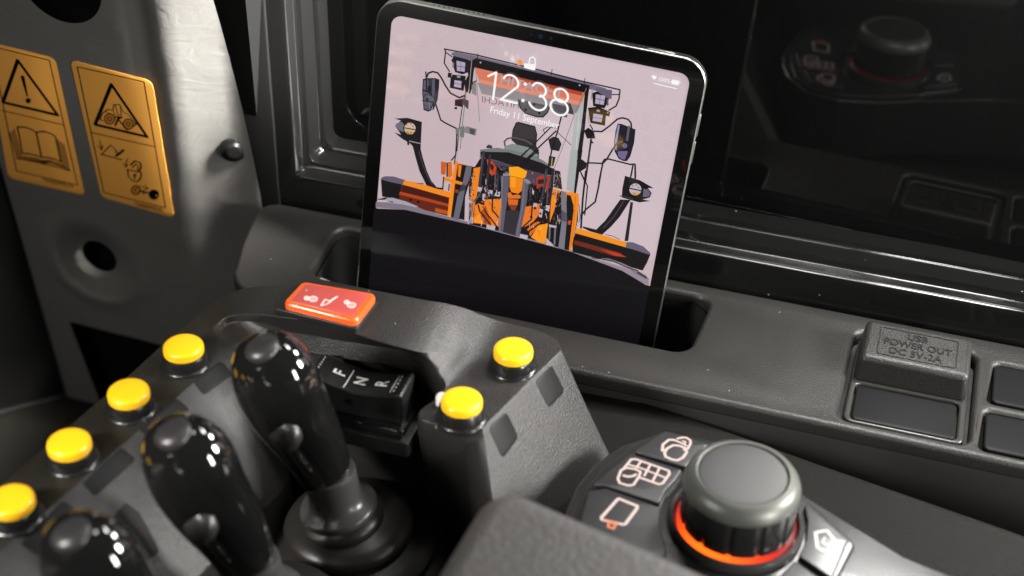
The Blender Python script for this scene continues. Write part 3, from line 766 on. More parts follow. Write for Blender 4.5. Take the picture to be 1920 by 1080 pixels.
# right blade
P_([(195, 562), (655, 695), (720, 710), (885, 762), (852, 840), (812, 912), (600, 850), (400, 800), (168, 742), (165, 650)], (20, 18, 18), F)
P_([(190, 632), (400, 690), (600, 745), (668, 790), (560, 782), (175, 668)], (110, 40, 26), F); P_([(420, 712), (590, 752), (660, 790), (540, 770)], (196, 58, 30), F)
P_([(660, 650), (720, 650), (820, 690), (886, 752), (870, 765), (720, 715), (655, 700)], (102, 95, 112), F); P_([(200, 518), (430, 580), (662, 652), (657, 698), (196, 568)], (243, 145, 32), F)
S_([(470, 580), (540, 595), (600, 625)], 7, (70, 64, 70), F)
P_([(430, 798), (500, 800), (620, 840), (750, 900), (850, 960), (848, 985), (760, 950), (700, 905), (560, 840), (440, 815)], (130, 118, 130), F)
S_([(345, 795), (430, 805), (540, 822), (640, 870), (720, 900), (770, 910)], 9, (44, 38, 44), F); S_([(770, 930), (845, 978)], 22, (66, 60, 70), F)
# seat, steering wheel, dash
P_([(320, 695), (345, 690), (490, 728), (508, 800), (500, 900), (525, 960), (520, 1010), (400, 960), (280, 850), (290, 760)], (50, 46, 47), B)
P_([(330, 705), (480, 738), (492, 800), (488, 850), (300, 815), (302, 765)], (60, 56, 57), B)
S_([(225, 905), (218, 865), (245, 838), (300, 828), (400, 852), (470, 895)], 15, (84, 84, 86), B)
P_([(225, 905), (290, 882), (430, 915), (520, 985), (500, 1010), (400, 985), (210, 940)], (132, 138, 136), B)
P_([(60, 905), (80, 890), (110, 900), (115, 925), (60, 922)], (60, 58, 60), B)
P_([(5, 935), (160, 918), (330, 950), (470, 985), (560, 1030), (640, 1085), (0, 1085)], (118, 122, 120), B)
P_([(115, 15), (400, 22), (560, 70), (740, 130), (868, 195), (845, 262), (560, 195), (300, 110), (125, 70)], (30, 27, 31), D)
P_([(135, 80), (300, 112), (560, 190), (835, 262), (832, 400), (560, 330), (320, 190)], (78, 68, 82), D)
P_([(315, 160), (405, 172), (400, 215), (345, 222)], (30, 27, 31), D); P_([(330, 170), (398, 180), (350, 210)], (72, 64, 76), D)
P_([(870, 200), (925, 215), (945, 400), (858, 372)], (44, 42, 46), D)
# wipers and pillar kit
for a, b_, w_ in (((620, 745), (290, 1075), 11), ((672, 772), (400, 1030), 13), ((690, 785), (805, 895), 6)): S_([a, b_], w_, (30, 26, 30), B)
S_([(585, 5), (440, 150)], 13, (30, 27, 30), D); S_([(705, 0), (515, 168)], 15, (26, 23, 27), D)
P_([(605, 845), (650, 820), (695, 832), (722, 885), (700, 950), (625, 935)], (40, 38, 42), B); S_([(722, 635), (685, 780), (640, 920), (606, 1085)], 13, (26, 23, 26), B)
P_([(612, 990), (670, 1000), (650, 1080), (600, 1080)], (44, 42, 46), B); S_([(640, 1010), (632, 1085)], 8, (190, 170, 60), B)
S_([(575, 790), (560, 760), (600, 735), (680, 745)], 7, (40, 36, 40), B)
# machine front: backdrop then drums, booms, hoses
P_([(0, 165), (60, 170), (110, 90), (190, 80), (330, 200), (560, 330), (830, 390), (1110, 450), (1105, 700), (1030, 1022), (780, 945), (520, 868), (0, 748)], (26, 22, 25), D)
P_([(690, 330), (745, 340), (735, 467), (690, 458)], (204, 92, 34), C_); P_([(745, 345), (790, 335), (800, 470), (745, 490)], (40, 34, 40), C_)
P_([(760, 345), (800, 335), (805, 470), (778, 500), (760, 480)], (222, 108, 28), C_)
P_([(862, 358), (1005, 378), (990, 500), (935, 690), (928, 925), (790, 895), (810, 560)], (24, 21, 25), C_)
P_([(868, 362), (900, 372), (884, 490), (862, 478)], (238, 128, 32), C_); S_([(870, 355), (955, 372)], 7, (190, 70, 50), C_)
P_([(838, 318), (866, 340), (838, 520), (792, 880), (755, 888), (788, 560)], (245, 140, 34), C_); S_([(858, 340), (815, 700)], 5, (180, 90, 26), C_)
P_([(722, 485), (908, 542), (900, 568), (720, 524)], (240, 132, 32), C_); P_([(835, 610), (870, 620), (862, 650), (832, 645)], (150, 60, 24), C_)
S_([(718, 490), (708, 612)], 14, (30, 27, 34), C_); S_([(775, 560), (768, 625)], 12, (30, 27, 34), C_)
P_([(948, 368), (1002, 378), (990, 470), (940, 590), (905, 760), (868, 922), (815, 905), (855, 690), (905, 560)], (104, 102, 114), C_)
P_([(905, 560), (945, 575), (935, 620), (868, 640)], (60, 58, 66), C_)
P_([(1020, 400), (1090, 385), (1070, 560), (1030, 740), (1010, 940), (990, 700)], (238, 128, 36), C_)
P_([(50, 185), (118, 175), (92, 400), (58, 560), (36, 660), (40, 400)], ORG, D)
P_([(60, 560), (165, 500), (330, 490), (305, 775), (180, 752), (45, 735)], (240, 128, 30), D)
P_([(120, 640), (170, 560), (200, 650), (230, 760), (150, 740)], (176, 78, 20), D); P_([(60, 690), (110, 640), (140, 740), (50, 735)], (250, 150, 40), D)
P_([(180, 90), (235, 110), (282, 175), (270, 240), (230, 260), (195, 200)], (196, 66, 30), D); P_([(215, 130), (255, 160), (245, 210), (220, 190)], (50, 30, 30), D)
P_([(560, 575), (640, 560), (730, 535), (720, 640), (640, 740), (530, 792)], (236, 120, 34), D)
P_([(630, 880), (700, 760), (800, 740), (775, 945), (700, 925)], (250, 150, 30), D); P_([(590, 800), (680, 720), (730, 730), (620, 870)], (226, 112, 30), D)
P_([(850, 385), (935, 412), (905, 440), (865, 620), (818, 730), (832, 500)], (245, 140, 28), D)
P_([(895, 430), (935, 440), (940, 700), (915, 990), (870, 960), (830, 700), (865, 610)], (24, 22, 26), D)
P_([(935, 410), (1112, 440), (1115, 520), (1085, 760), (1032, 1024), (1012, 1015), (1048, 700), (1062, 600), (990, 560), (985, 440)], (243, 138, 30), D)
P_([(990, 450), (1030, 458), (1060, 560), (1050, 700), (1010, 1012), (965, 1005), (985, 700)], (26, 22, 26), D); P_([(1005, 710), (1040, 715), (1025, 755), (1000, 750)], (200, 70, 34), D)
S_([(1078, 470), (1062, 740), (1030, 980)], 6, (190, 96, 24), D)
P_([(932, 418), (985, 428), (992, 700), (965, 1008), (905, 990), (938, 725)], (122, 120, 128), D); P_([(935, 600), (990, 640), (988, 725), (935, 715)], (84, 82, 90), D)
P_([(385, 600), (510, 610), (475, 868), (338, 828)], (52, 48, 54), D); P_([(390, 270), (560, 300), (545, 600), (380, 610)], (30, 26, 30), D)
P_([(415, 262), (552, 285), (535, 410), (500, 440), (430, 425), (412, 370)], (238, 134, 22), D); P_([(420, 265), (480, 275), (470, 380), (425, 370)], (250, 156, 28), D)
P_([(405, 172), (500, 166), (590, 215), (576, 268), (548, 288), (412, 258)], (252, 166, 26), D); S_([(412, 258), (548, 290)], 6, (150, 76, 20), D)
P_([(388, 432), (420, 425), (440, 455), (500, 448), (528, 465), (520, 488), (400, 490)], (226, 116, 34), D); P_([(395, 495), (500, 500), (495, 545), (470, 600), (430, 600), (402, 550)], (214, 104, 36), D); P_([(405, 550), (490, 555), (465, 608), (430, 605)], (130, 60, 34), D)
P_([(322, 262), (412, 268), (400, 420), (345, 828), (300, 820), (335, 480)], PUR, D); S_([(340, 270), (325, 640), (310, 815)], 7, (140, 136, 150), D); P_([(345, 235), (405, 232), (415, 262), (345, 262)], (140, 134, 146), D)
P_([(548, 315), (602, 325), (590, 500), (515, 872), (468, 862), (520, 600)], (96, 92, 106), D); S_([(560, 330), (545, 560), (490, 850)], 6, (134, 130, 142), D); P_([(560, 285), (600, 295), (632, 330), (600, 345), (552, 310)], (140, 132, 142), D)
hose = (58, 55, 66)
for pts, w_, c in (([(150, 20), (130, 180), (108, 360)], 30, hose), ([(216, 50), (195, 230), (168, 430)], 26, (52, 49, 60)), ([(280, 215), (296, 260), (282, 425)], 22, hose), ([(270, 240), (262, 400)], 12, (90, 90, 110)),
                   ([(788, 195), (765, 380), (735, 500), (730, 590)], 26, hose), ([(855, 192), (842, 360), (815, 540)], 26, (44, 42, 50)), ([(800, 370), (790, 540)], 12, (90, 84, 92)),
                   ([(95, 555), (112, 620), (170, 690), (215, 748)], 17, (30, 27, 33)), ([(145, 572), (180, 640), (230, 700), (282, 770)], 17, (30, 27, 33)), ([(240, 480), (236, 600), (302, 682)], 17, (34, 31, 38)),
                   ([(642, 560), (632, 700), (530, 792)], 16, (38, 32, 36)), ([(560, 845), (562, 800), (640, 740), (718, 700), (790, 716)], 18, (30, 27, 31)), ([(600, 885), (608, 820), (690, 760), (770, 712)], 18, (30, 27, 31)),
                   ([(770, 600), (775, 680), (820, 740)], 14, (40, 37, 44)), ([(30, 540), (85, 480), (110, 450)], 20, (90, 84, 92)), ([(85, 520), (150, 545)], 26, (36, 32, 38)),
                   ([(40, 540), (22, 680)], 16, (120, 112, 124)), ([(10, 520), (5, 660)], 14, (110, 104, 112)), ([(820, 760), (815, 900)], 16, (124, 116, 126)), ([(876, 770), (866, 950)], 18, (118, 112, 120)), ([(620, 340), (625, 500)], 14, (60, 56, 64)), ([(650, 340), (655, 470)], 16, (24, 21, 26))):
    S_(pts, w_, c, D)
for q in ([(95, 370), (140, 378), (118, 432), (88, 425)], [(200, 402), (242, 406), (236, 450), (202, 448)], [(270, 430), (320, 418), (312, 470), (258, 462)], [(140, 440), (168, 442), (160, 510), (138, 505)], [(650, 530), (692, 538), (682, 602), (655, 592)],
          [(640, 400), (662, 410), (658, 450), (642, 440)], [(720, 590), (752, 600), (738, 682), (708, 672)], [(780, 555), (822, 558), (812, 622), (770, 600)], [(0, 510), (45, 520), (40, 545), (0, 535)], [(810, 750), (890, 765), (886, 785), (812, 775)], [(20, 668), (48, 680), (40, 742), (2, 738)],
          [(785, 885), (868, 972), (780, 955)], [(180, 752), (270, 768), (262, 810), (180, 790)], [(520, 845), (600, 862), (590, 905), (515, 885)], [(640, 760), (660, 765), (655, 790)]):
    P_(q, (190, 178, 188), D)
for x, y, r in ((215, 450, 16), (100, 430, 15), (670, 585, 16), (770, 580, 15), (725, 640, 12), (290, 440, 12), (905, 660, 10), (850, 690, 9), (900, 560, 8), (150, 520, 12), (245, 460, 14)): scr.disc(x, y, r, (60, 54, 62), D)
rnd = random.Random(3)
for k in range(150):                            # small fittings in mixed tones
    x = rnd.choice([rnd.uniform(110, 330), rnd.uniform(600, 830), rnd.uniform(840, 930), rnd.uniform(0, 60)]); y = rnd.uniform(200, 720)
    c = rnd.choice([(150, 140, 150), (60, 54, 60), (20, 18, 20), (96, 90, 98), (210, 110, 40)])
    a = rnd.uniform(5, 13); b_ = rnd.uniform(5, 22)
    P_([(x, y), (x + a, y + 2), (x + a - 3, y + b_), (x - 3, y + b_ - 2)], c, D)
for k in range(170):
    x = rnd.choice([rnd.uniform(120, 320), rnd.uniform(600, 820), rnd.uniform(850, 925), rnd.uniform(0, 40)]); y = rnd.uniform(230, 800 if x > 550 else 720)
    S_([(x, y), (x + rnd.uniform(-10, 14), y + rnd.uniform(15, 60))], rnd.uniform(2, 5), rnd.choice([(20, 17, 20), (120, 112, 122), (70, 64, 72), (170, 84, 26), (225, 215, 222)]), D)
P_([(690, 268), (745, 248), (825, 262), (812, 330), (800, 405), (735, 345), (712, 380), (690, 380)], (176, 56, 30), D); P_([(705, 290), (800, 280), (785, 330), (700, 335)], (50, 34, 38), D)
S_([(788, 195), (765, 380), (735, 500)], 26, hose, D); S_([(855, 192), (842, 360), (818, 520)], 26, (44, 42, 50), D); S_([(783, 210), (760, 380)], 5, (100, 96, 110), D); S_([(144, 40), (124, 200)], 5, (96, 92, 108), D)
# clock, date, status row
WHT = (250, 248, 246)
def loop(cx, cy, rx, ry, a0, a1, n=16, sh=-.22):
    return [(cx + rx * math.cos(math.radians(a0 + (a1 - a0) * k / n)) , cy + ry * math.sin(math.radians(a0 + (a1 - a0) * k / n)) + (rx * math.cos(math.radians(a0 + (a1 - a0) * k / n))) * .22) for k in range(n + 1)]
S_([(82, 282), (152, 250), (124, 484)], 19, WHT, B)
S_(loop(280, 335, 65, 62, -160, 30) + [(300, 405), (192, 488), (330, 520)], 19, WHT, B)
scr.disc(407, 352, 15, WHT, B); scr.disc(386, 496, 15, WHT, B)
S_(loop(528, 402, 60, 58, -155, 85), 19, WHT, B); S_(loop(515, 510, 76, 70, -70, 165), 19, WHT, B)
S_(loop(722, 452, 60, 58, 0, 360, 24), 19, WHT, B); S_(loop(704, 556, 76, 68, 0, 360, 24), 19, WHT, B)
scr.text('Friday 11 September', (97, 602), (700, 744), WHT, B, 0.002, tall=1.18)
P_([(398, 168), (500, 180), (494, 226), (482, 232), (396, 208)], WHT, B); S_([(440, 170), (446, 125), (470, 112), (492, 125), (495, 180)], 10, WHT, B); scr.disc(355, 162, 26, (236, 150, 70), B)
scr.text('100%', (1058, 46), (1172, 68), WHT, E_, 0.004); P_([(1192, 33), (1262, 45), (1268, 52), (1262, 88), (1252, 92), (1188, 78), (1184, 70)], WHT, E_); P_([(1272, 56), (1280, 58), (1276, 76), (1270, 74)], WHT, E_)
P_([(982, -2), (1010, -10), (1045, 12), (1012, 36)], WHT, E_); S_([(1012, 72), (1240, 127)], 9, WHT, E_)
scr.build('lock_screen', ink_mat('screen_light', 0.04, emit=1.0, base=False), tb)

# ------------------------------------------------------------------ control pod
pod = thing('control_pod', (-24, 50, -4), 'black horseshoe control pod with yellow push buttons and a red rocker', 'control panel')
# stations along the horseshoe: outer edge, fold 1, fold 2, inner edge, wall direction
def q2(px, py, z): return on(px, py, z)
ST = []
def arm(y, z=4.5):
    o = Vector((-34.0 + (y - 40.2) * .175, y, z)); i = Vector((-31.9 + (y - 36) * .196, y + .1, z))
    return o, o.lerp(i, .35), o.lerp(i, .7), i
for y in (14, 22, 30, 38, 44, 48): ST.append((*arm(y), Vector((1, -.12, 0)), 1.0))
def st(O, M1, M2, I, n, w): ST.append((q2(*O), q2(*M1), q2(*M2), q2(*I), Vector(n), w))
st((318, 634, 4.6), (352, 664, 4.6), (372, 680, 4.6), (398, 688, 4.5), (1, -.2, 0), .9)
st((360, 600, 4.9), (385, 625, 4.85), (400, 640, 4.7), (422, 662, 4.55), (.9, -.4, 0), .7)
st((396, 572, 5.3), (412, 603, 5.2), (418, 617, 4.9), (446, 643, 4.7), (.7, -.7, 0), .35)
st((430, 550, 5.8), (436, 592, 5.6), (440, 603, 5.1), (476, 628, 4.85), (.3, -1, 0), .2)
st((480, 536, 6.2), (484, 590, 6.1), (490, 604, 5.4), (522, 621, 5.0), (.1, -1, 0), .15)
st((560, 530, 6.5), (552, 598, 6.4), (552, 617, 5.4), (575, 627, 5.05), (.05, -1, 0), .15)
st((640, 536, 6.5), (620, 610, 6.4), (618, 630, 5.4), (640, 638, 5.05), (.02, -1, 0), .15)
st((720, 548, 6.5), (690, 634, 6.35), (690, 644, 5.6), (705, 648, 5.1), (-.0, -1, 0), .15)
st((796, 562, 6.4), (745, 650, 6.2), (748, 653, 5.8), (762, 658, 5.2), (-.15, -1, 0), .15)
st((835, 568, 6.2), (790, 660, 5.9), (792, 664, 5.7), (800, 680, 5.2), (-.35, -.9, 0), .15)
st((874, 578, 5.75), (838, 660, 5.35), (822, 690, 5.1), (822, 700, 4.9), (-.7, -.7, 0), .15)
st((905, 591, 5.1), (880, 660, 4.75), (845, 705, 4.6), (836, 722, 4.6), (-1, -.4, 0), .12)
st((940, 602, 4.6), (905, 670, 4.5), (855, 720, 4.5), (822, 745, 4.5), (-1, -.3, 0), .1)
st((985, 613, 4.5), (945, 680, 4.5), (880, 745, 4.5), (787, 770, 4.5), (-1, -.2, 0), .05)
st((1020, 623, 4.5), (965, 695, 4.5), (900, 765, 4.5), (798, 790, 4.5), (-.6, -.8, 0), .05)
st((1045, 638, 4.5), (985, 705, 4.5), (935, 765, 4.5), (872, 808, 4.5), (-.3, -1, 0), .05)
st((1053, 656, 4.5), (1002, 706, 4.5), (956, 752, 4.5), (905, 803, 4.5), (-.2, -1, 0), .05)
nS = len(ST)
cols = []
for i, (O, A1, A2, I, n, w) in enumerate(ST):
    n = n.normalized()
    # outer direction
    a = ST[max(0, i - 1)][0]; b = ST[min(nS - 1, i + 1)][0]
    t = (b - a); t.z = 0; t.normalize(); od = Vector((-t.y, t.x, 0))
    if i == nS - 1: od = Vector((.75, .5, 0))
    k = 1.0
    col = [O + od * 1.8 + Vector((0, 0, -14)), O + od * 1.5 + Vector((0, 0, -6.0)), O + od * .55 + Vector((0, 0, -2.2)), O + od * .06 + Vector((0, 0, -.25)), O, A1, A2, I]
    if w > .3:
        c1 = I + n * (1.45 * w) + Vector((0, 0, -.75 * w - .1)); c2 = I + n * (4.6 * w) + Vector((0, 0, -5.0)); c3 = I + n * (5.0 * w) + Vector((0, 0, -8.5))
    else:
        k_ = .30 if i < nS - 8 else .12
        c1 = I + n * k_ + Vector((0, 0, -.9)); c2 = (I - n * .2 + Vector((0, 0, -1.15))) if i < nS - 9 else (I + n * .12 + Vector((0, .1, -1.9))); c3 = I - n * .6 + Vector((0, 0, -9.5))
        if i >= nS - 5: c1 = I + n * .08 + Vector((0, 0, -.8)); c2 = I + n * .1 + Vector((0, .6, -3.0)); c3 = I + n * .1 + Vector((0, 2.0, -9.5))
    if i == nS - 1:
        wn_ = (O - I).cross(on(1140, 855, -0.8) - O).normalized()
        if wn_.dot(RF) > 0: wn_ = -wn_
        def onw(px, py): return onp(px, py, I, wn_)
        col[3] = onw(1058, 668); col[2] = onw(1094, 750); col[1] = onw(1150, 868); col[0] = onw(1240, 1050)
        c1 = onw(908, 822); c2 = onw(926, 950); c3 = onw(945, 1080)
    col += [c1, c2, c3]
    cols.append(col)
for i in (nS - 2, nS - 3):
    for k in range(4): cols[i][k] = cols[i][4] + (cols[-1][k] - cols[-1][4]) * (1.0 if i == nS - 2 else .8)
m_ = len(cols[0])
SUBD = 4                                         # smooth the run of stations
sm = []
for i in range(nS - 1):
    for s_ in range(SUBD):
        t = s_ / SUBD; row = []
        for k in range(m_):
            p0_, p1_, p2_, p3_ = (cols[max(0, i - 1)][k], cols[i][k], cols[i + 1][k], cols[min(nS - 1, i + 2)][k])
            if i >= nS - 3: row.append(p1_.lerp(p2_, t)); continue
            row.append(.5 * (2 * p1_ + (p2_ - p0_) * t + (2 * p0_ - 5 * p1_ + 4 * p2_ - p3_) * t * t + (3 * p1_ - p0_ - 3 * p2_ + p3_) * t ** 3))
        sm.append(row)
sm.append(cols[-1]); key_cols = cols; cols = sm; nK = nS; nS = len(cols)
vs = [p for c in cols for p in c]
fs = []
for i in range(nS - 1):
    for k in range(m_ - 1): fs.append((i * m_ + k, i * m_ + k + 1, (i + 1) * m_ + k + 1, (i + 1) * m_ + k))
# end wall of the right pad
e = (nS - 1) * m_
last = cols[-1]
rowsL = [4, 3, 2, 1, 0]; rowsR = [7, 8, 9, 10, 10]
grid = [[e + 4, e + 5, e + 6, e + 7]]
for r_ in range(1, 5):
    a, b = last[rowsL[r_]], last[rowsR[r_]]
    if r_ == 4: b = onw(965, 1250); vs.append(b); bi = len(vs) - 1
    else: bi = e + rowsR[r_]
    t1 = .34; t2 = .66
    vs += [a.lerp(b, t1), a.lerp(b, t2)]
    grid.append([e + rowsL[r_], len(vs) - 2, len(vs) - 1, bi])
for r_ in range(4):
    for k in range(3): fs.append((grid[r_][k], grid[r_][k + 1], grid[r_ + 1][k + 1], grid[r_ + 1][k]))
shell = mesh('pod_shell', vs, fs, M_pod, pod, smooth=50)
for poly in shell.data.polygons: pass
shell.data.materials.append(M_podtop)
for i in range(nS - 1):
    for k in (3, 4, 5, 6):
        if i < 36: shell.data.polygons[i * (m_ - 1) + k].material_index = 1
bv = shell.modifiers.new('bevel', 'BEVEL'); bv.width = .0016; bv.segments = 3; bv.limit_method = 'ANGLE'; bv.angle_limit = math.radians(24)
# blank label plates let into the slopes
def slope_plate(corners, p0, n, r, name='label_blank'):
    n = Vector(n).normalized()
    if n.dot(RF) > 0: n = -n
    Q = [onp(x, y, p0, n) for x, y in corners]
    M = frame(Q[0], n, Q[1] - Q[0]); Mi = M.inverted()
    pts = [((Mi @ p).x, (Mi @ p).y) for p in Q]
    return plate(name, fillet(pts, r, 4), -.08, .014, M_blank, pod, .012, M=M)
i38 = 3
I0, I1, C0 = key_cols[3][7], key_cols[5][7], key_cols[3][8]
sn = (I1 - I0).cross(C0 - I0)
sc_ = 2.7
for quad in ([(377, 676 + 36), (420, 672), (440, 700), (400, 742)], [(258, 807), (330, 746), (357, 768), (294, 826)], [(153, 906), (228, 838), (256, 862), (178, 932)], [(36, 1020), (118, 938), (150, 960), (72, 1042)]):
    if quad[0][0] > 350: continue
    slope_plate(quad, I0, sn, .18)
slope_plate([(362, 716), (413, 676), (438, 702), (382, 742)], I0, sn, .18)
# lower slope patch
C1, C2 = key_cols[4][8], key_cols[3][9]
slope_plate([(196, 985), (236, 942), (262, 962), (300, 1035), (262, 1060)], C0, (C1 - C0).cross(C2 - C0), .15)
# patches on the end wall
W0, W1, W2 = last[4], last[7], last[9]
wn = wn_
for quad in ([(1003, 716), (1034, 684), (1059, 733), (1029, 766)], [(915, 802), (950, 772), (972, 820), (942, 861)]):
    slope_plate(quad, last[7], wn, .22)
# push buttons
def button(x, y, z, tiltx=0.0, first=[None]):
    if first[0] is None:
        base = lathe('push_button', [(1.22, -.1), (1.22, .05), (1.18, .12), (1.10, .16), (1.08, .6), (1.02, .72), (.9, .76), (0, .76)], M_btnbase, pod, Matrix(), 56)
        cap = lathe('cap', [(.96, .5), (.965, .98), (.94, 1.08), (.88, 1.14), (.78, 1.165), (.4, 1.185), (0, 1.19)], M_yellow, base, Matrix(), 56)
        org = ORI[pod]
        first[0] = (base, cap)
        # the meshes were written round the world origin: shift them onto the pod's local origin
        for o in (base, cap): o.data.transform(Matrix.Translation(org * CM))
        b = base
    else:
        b = first[0][0].copy(); S.collection.objects.link(b)
        c = first[0][1].copy(); S.collection.objects.link(c); c.parent = b
    b.location = (Vector((x, y, z)) - ORI[pod]) * CM
    b.rotation_euler = (random.uniform(-.015, .015), tiltx, random.uniform(0, 6))
    return b
def at_cap(px, py, z=4.5, h=1.19):
    p = on(px, py, z + h); return (p.x, p.y, z)
for px, py, z in ((343, 645, 4.52), (240, 730, 4.5), (128, 825, 4.5), (20, 932, 4.5), (963, 651, 4.5), (866, 746, 4.5)):
    button(*at_cap(px, py, z))
# small clear light beside the lower pad button
pl = on(829, 750, 4.75)
lathe('indicator_lens', [(.30, -.2), (.30, .18), (.24, .3), (.12, .36), (0, .37)], mat('clear_lens', (.62, .60, .55), .15), pod, Matrix.Translation(pl), 24)
# red rocker in its pocket on the ridge
rc = [on(x, y, 6.9) for x, y in ((567, 529), (708, 551), (668, 607), (530, 573))]
rn = Vector((0.01, 0.05, 1)).normalized()
RMt = frame((rc[0] + rc[2]) / 2 - Vector((0, 0, .35)), rn, rc[1] - rc[0]); RMi = RMt.inverted()
rq = [((RMi @ p).x, (RMi @ p).y) for p in rc]
cx_ = sum(p[0] for p in rq) / 4; cy_ = sum(p[1] for p in rq) / 4
def grow(q, s): return [(cx_ + (x - cx_) * s[0], cy_ + (y - cy_) * s[1]) for x, y in q]
M_pocket = mat('pocket_plastic', (.008, .008, .008), .4)
plate('rocker_pocket', fillet([(x - .2, y) for x, y in grow(rq, (1.14, 1.06))], .2, 4), -.3, .10, M_pocket, pod, .04, M=RMt)
M_redframe = mat('orange_red_plastic', (0.74, 0.10, 0.016), 0.2, coat=.6)
M_redtop = mat('red_lens', (0.42, 0.07, 0.06), 0.25, coat=.5)
rk = plate('rocker_switch', fillet(rq, .34, 7), -.3, .48, M_redframe, pod, .16, M=RMt, res=5)
plate('lens', fillet(grow(rq, (.84, .80)), .16, 6), .4, .496, M_redtop, rk, .02, M=RMt)
rp = Print(RMt @ Vector((0, 0, .497)), rn, (520, 520, 9.6), step=.0005)
PK = (252, 205, 196)
for sx, sy, op in ((600, 388, 0), (1290, 500, 1)):
    S_ = rp.line
    rp.disc(sx - 70 + 30 * op, sy - 12 - 40 * op, 50, PK, ry=38); rp.disc(sx - 75 + 30 * op, sy - 12 - 40 * op, 24, (226, 120, 116), ry=16)
    rp.disc(sx + 45, sy + 2, 82, PK, ry=52); rp.disc(sx + 45, sy + 2, 62, (214, 92, 90), ry=36)
    rp.line([(sx + 15, sy + 18), (sx + 28, sy - 18), (sx + 80, sy - 8), (sx + 66, sy + 24), (sx + 15, sy + 18)], 10, PK)
rp.line([(785, 512), (862, 400), (965, 440), (880, 488), (785, 512)], 24, PK); rp.line([(950, 430), (1075, 350)], 34, PK)
rp.disc(525, 238, 9, PK); rp.disc(343, 500, 9, PK)
rp.build('rocker_symbols', ink_mat('symbol_ink', .4, emit=.10), rk)

# F N R selector in front of the ridge
fz = 4.25
fm = Vector((-23.2, 53.9, 0))
fx_ = Vector((0.985, -.17, 0.0)).normalized()
a_ = on(758, 728, fz); b_ = on(605, 695, fz)
fx_ = (a_ - b_).normalized()
org_ = on(676, 716, fz)
Mf = frame(org_, (0, 0, 1), fx_)
hl, hw = 2.45, .92
prof_f = [(-hl, .42), (-hl + .35, .52), (-1.2, .22), (0, .0), (1.15, .14), (1.9, .32), (hl - .12, .50), (hl, .40)]
vs = []
for x, z in prof_f: vs += [Mf @ Vector((x, -hw, z)), Mf @ Vector((x, hw, z)), Mf @ Vector((x * 1.01, -hw - .06, -1.3)), Mf @ Vector((x * 1.01, hw + .06, -1.3))]
fs = []
for i in range(len(prof_f) - 1):
    b = i * 4; c = b + 4
    fs += [(b, c, c + 1, b + 1), (b, b + 2, c + 2, c), (b + 1, c + 1, c + 3, b + 3), (b + 2, b + 3, c + 3, c + 2)]
fs += [(0, 1, 3, 2), (28, 30, 31, 29)]
fnr = mesh('direction_switch', vs, fs, mat('switch_plastic', (.014, .014, .014), .3, bump=('grain', 1500, .1)), pod, smooth=40, bevel=.16, segs=4, angle=40)
plate('switch_base', fillet(rect(-hl - .35, -hw - .55, hl + .25, hw + .35), .15, 3), -2.2, -1.25, M_gloss, pod, .06, M=Mf)
plate('switch_mount', fillet(rect(-hl - .9, -hw - .8, hl + .6, hw + .5), .2, 3), -2.6, -1.7, M_pocket, pod, .08, M=Mf)
lathe('switch_pin', [(.16, 0), (.16, .06), (.12, .1), (0, .1)], M_gloss, pod, Mf @ Matrix.Translation((-.1, -hw - .04, -.55)) @ Matrix.Rotation(math.pi / 2, 4, 'X'), 20)
# letters printed on the saddle-shaped top
def ftop(x, y):
    for (xa, za), (xb, zb) in zip(prof_f, prof_f[1:]):
        if xa <= x <= xb: z = za + (zb - za) * (x - xa) / (xb - xa); break
    else: z = .45
    return Mf @ Vector((x, y, z + .012))
tv, tf = [], []
def rotglyph(ch, x, y, size):
    gvs, gfs = glyphs(ch, .015); w = max(v.y for v in gvs); q = len(tv)
    for g in gvs:                             # letters read from the operator's left: rotated a quarter turn
        u = (g.x - .5) / w; v_ = g.y / w - .5
        tv.append(ftop(x - v_ * size * 1.0, y + u * size * .9))
    tf.extend(tuple(q + i for i in f) for f in gfs)
rotglyph('F', -1.1, .10, .60); rotglyph('N', .02, .0, .60); rotglyph('R', 1.08, .06, .60)
for xa, ya, xb, yb in ((-.58, -.78, -.54, .6), (1.72, -.6, 1.75, .7), (.98, -.3, 1.0, .3)):
    if xa == .98: continue
    q = len(tv); tv += [ftop(xa, ya), ftop(xb, ya), ftop(xb, yb), ftop(xa, yb)]; tf.append((q, q + 1, q + 2, q + 3))
for k in range(5):
    q = len(tv); y = -.55 + k * .28; tv += [ftop(1.86, y), ftop(1.94, y), ftop(1.94, y + .1), ftop(1.86, y + .1)]; tf.append((q, q + 1, q + 2, q + 3))
    q = len(tv); y = -.2 + k * .2; tv += [ftop(-2.1, y), ftop(-2.04, y), ftop(-2.04, y + .06), ftop(-2.1, y + .06)]; tf.append((q, q + 1, q + 2, q + 3))
mesh('switch_letters', tv, tf, mat('white_print', (.8, .79, .76), .4), fnr, smooth=0)
# wall of the pod below the selector, down to the lever deck
wa = [on(790, 802, 2.35), on(700, 800, 2.35), on(575, 775, 2.35)]
wa = [wa[0] + Vector((.35, .0, 0)), wa[0], wa[1], wa[2], wa[2] + Vector((-3.4, .2, 0))]
vs = []
for p in wa: vs += [p + Vector((0, 1.6, .1)), p, p + Vector((0, .35, -1.2)), p + Vector((0, .9, -7.5)), p + Vector((0, 3, -7.5))]
fs = []
for i in range(4):
    for k in range(4): fs.append((i * 5 + k, i * 5 + k + 1, i * 5 + k + 6, i * 5 + k + 5))
mesh('inner_wall', vs, fs, M_pod, pod, smooth=30, bevel=.12)
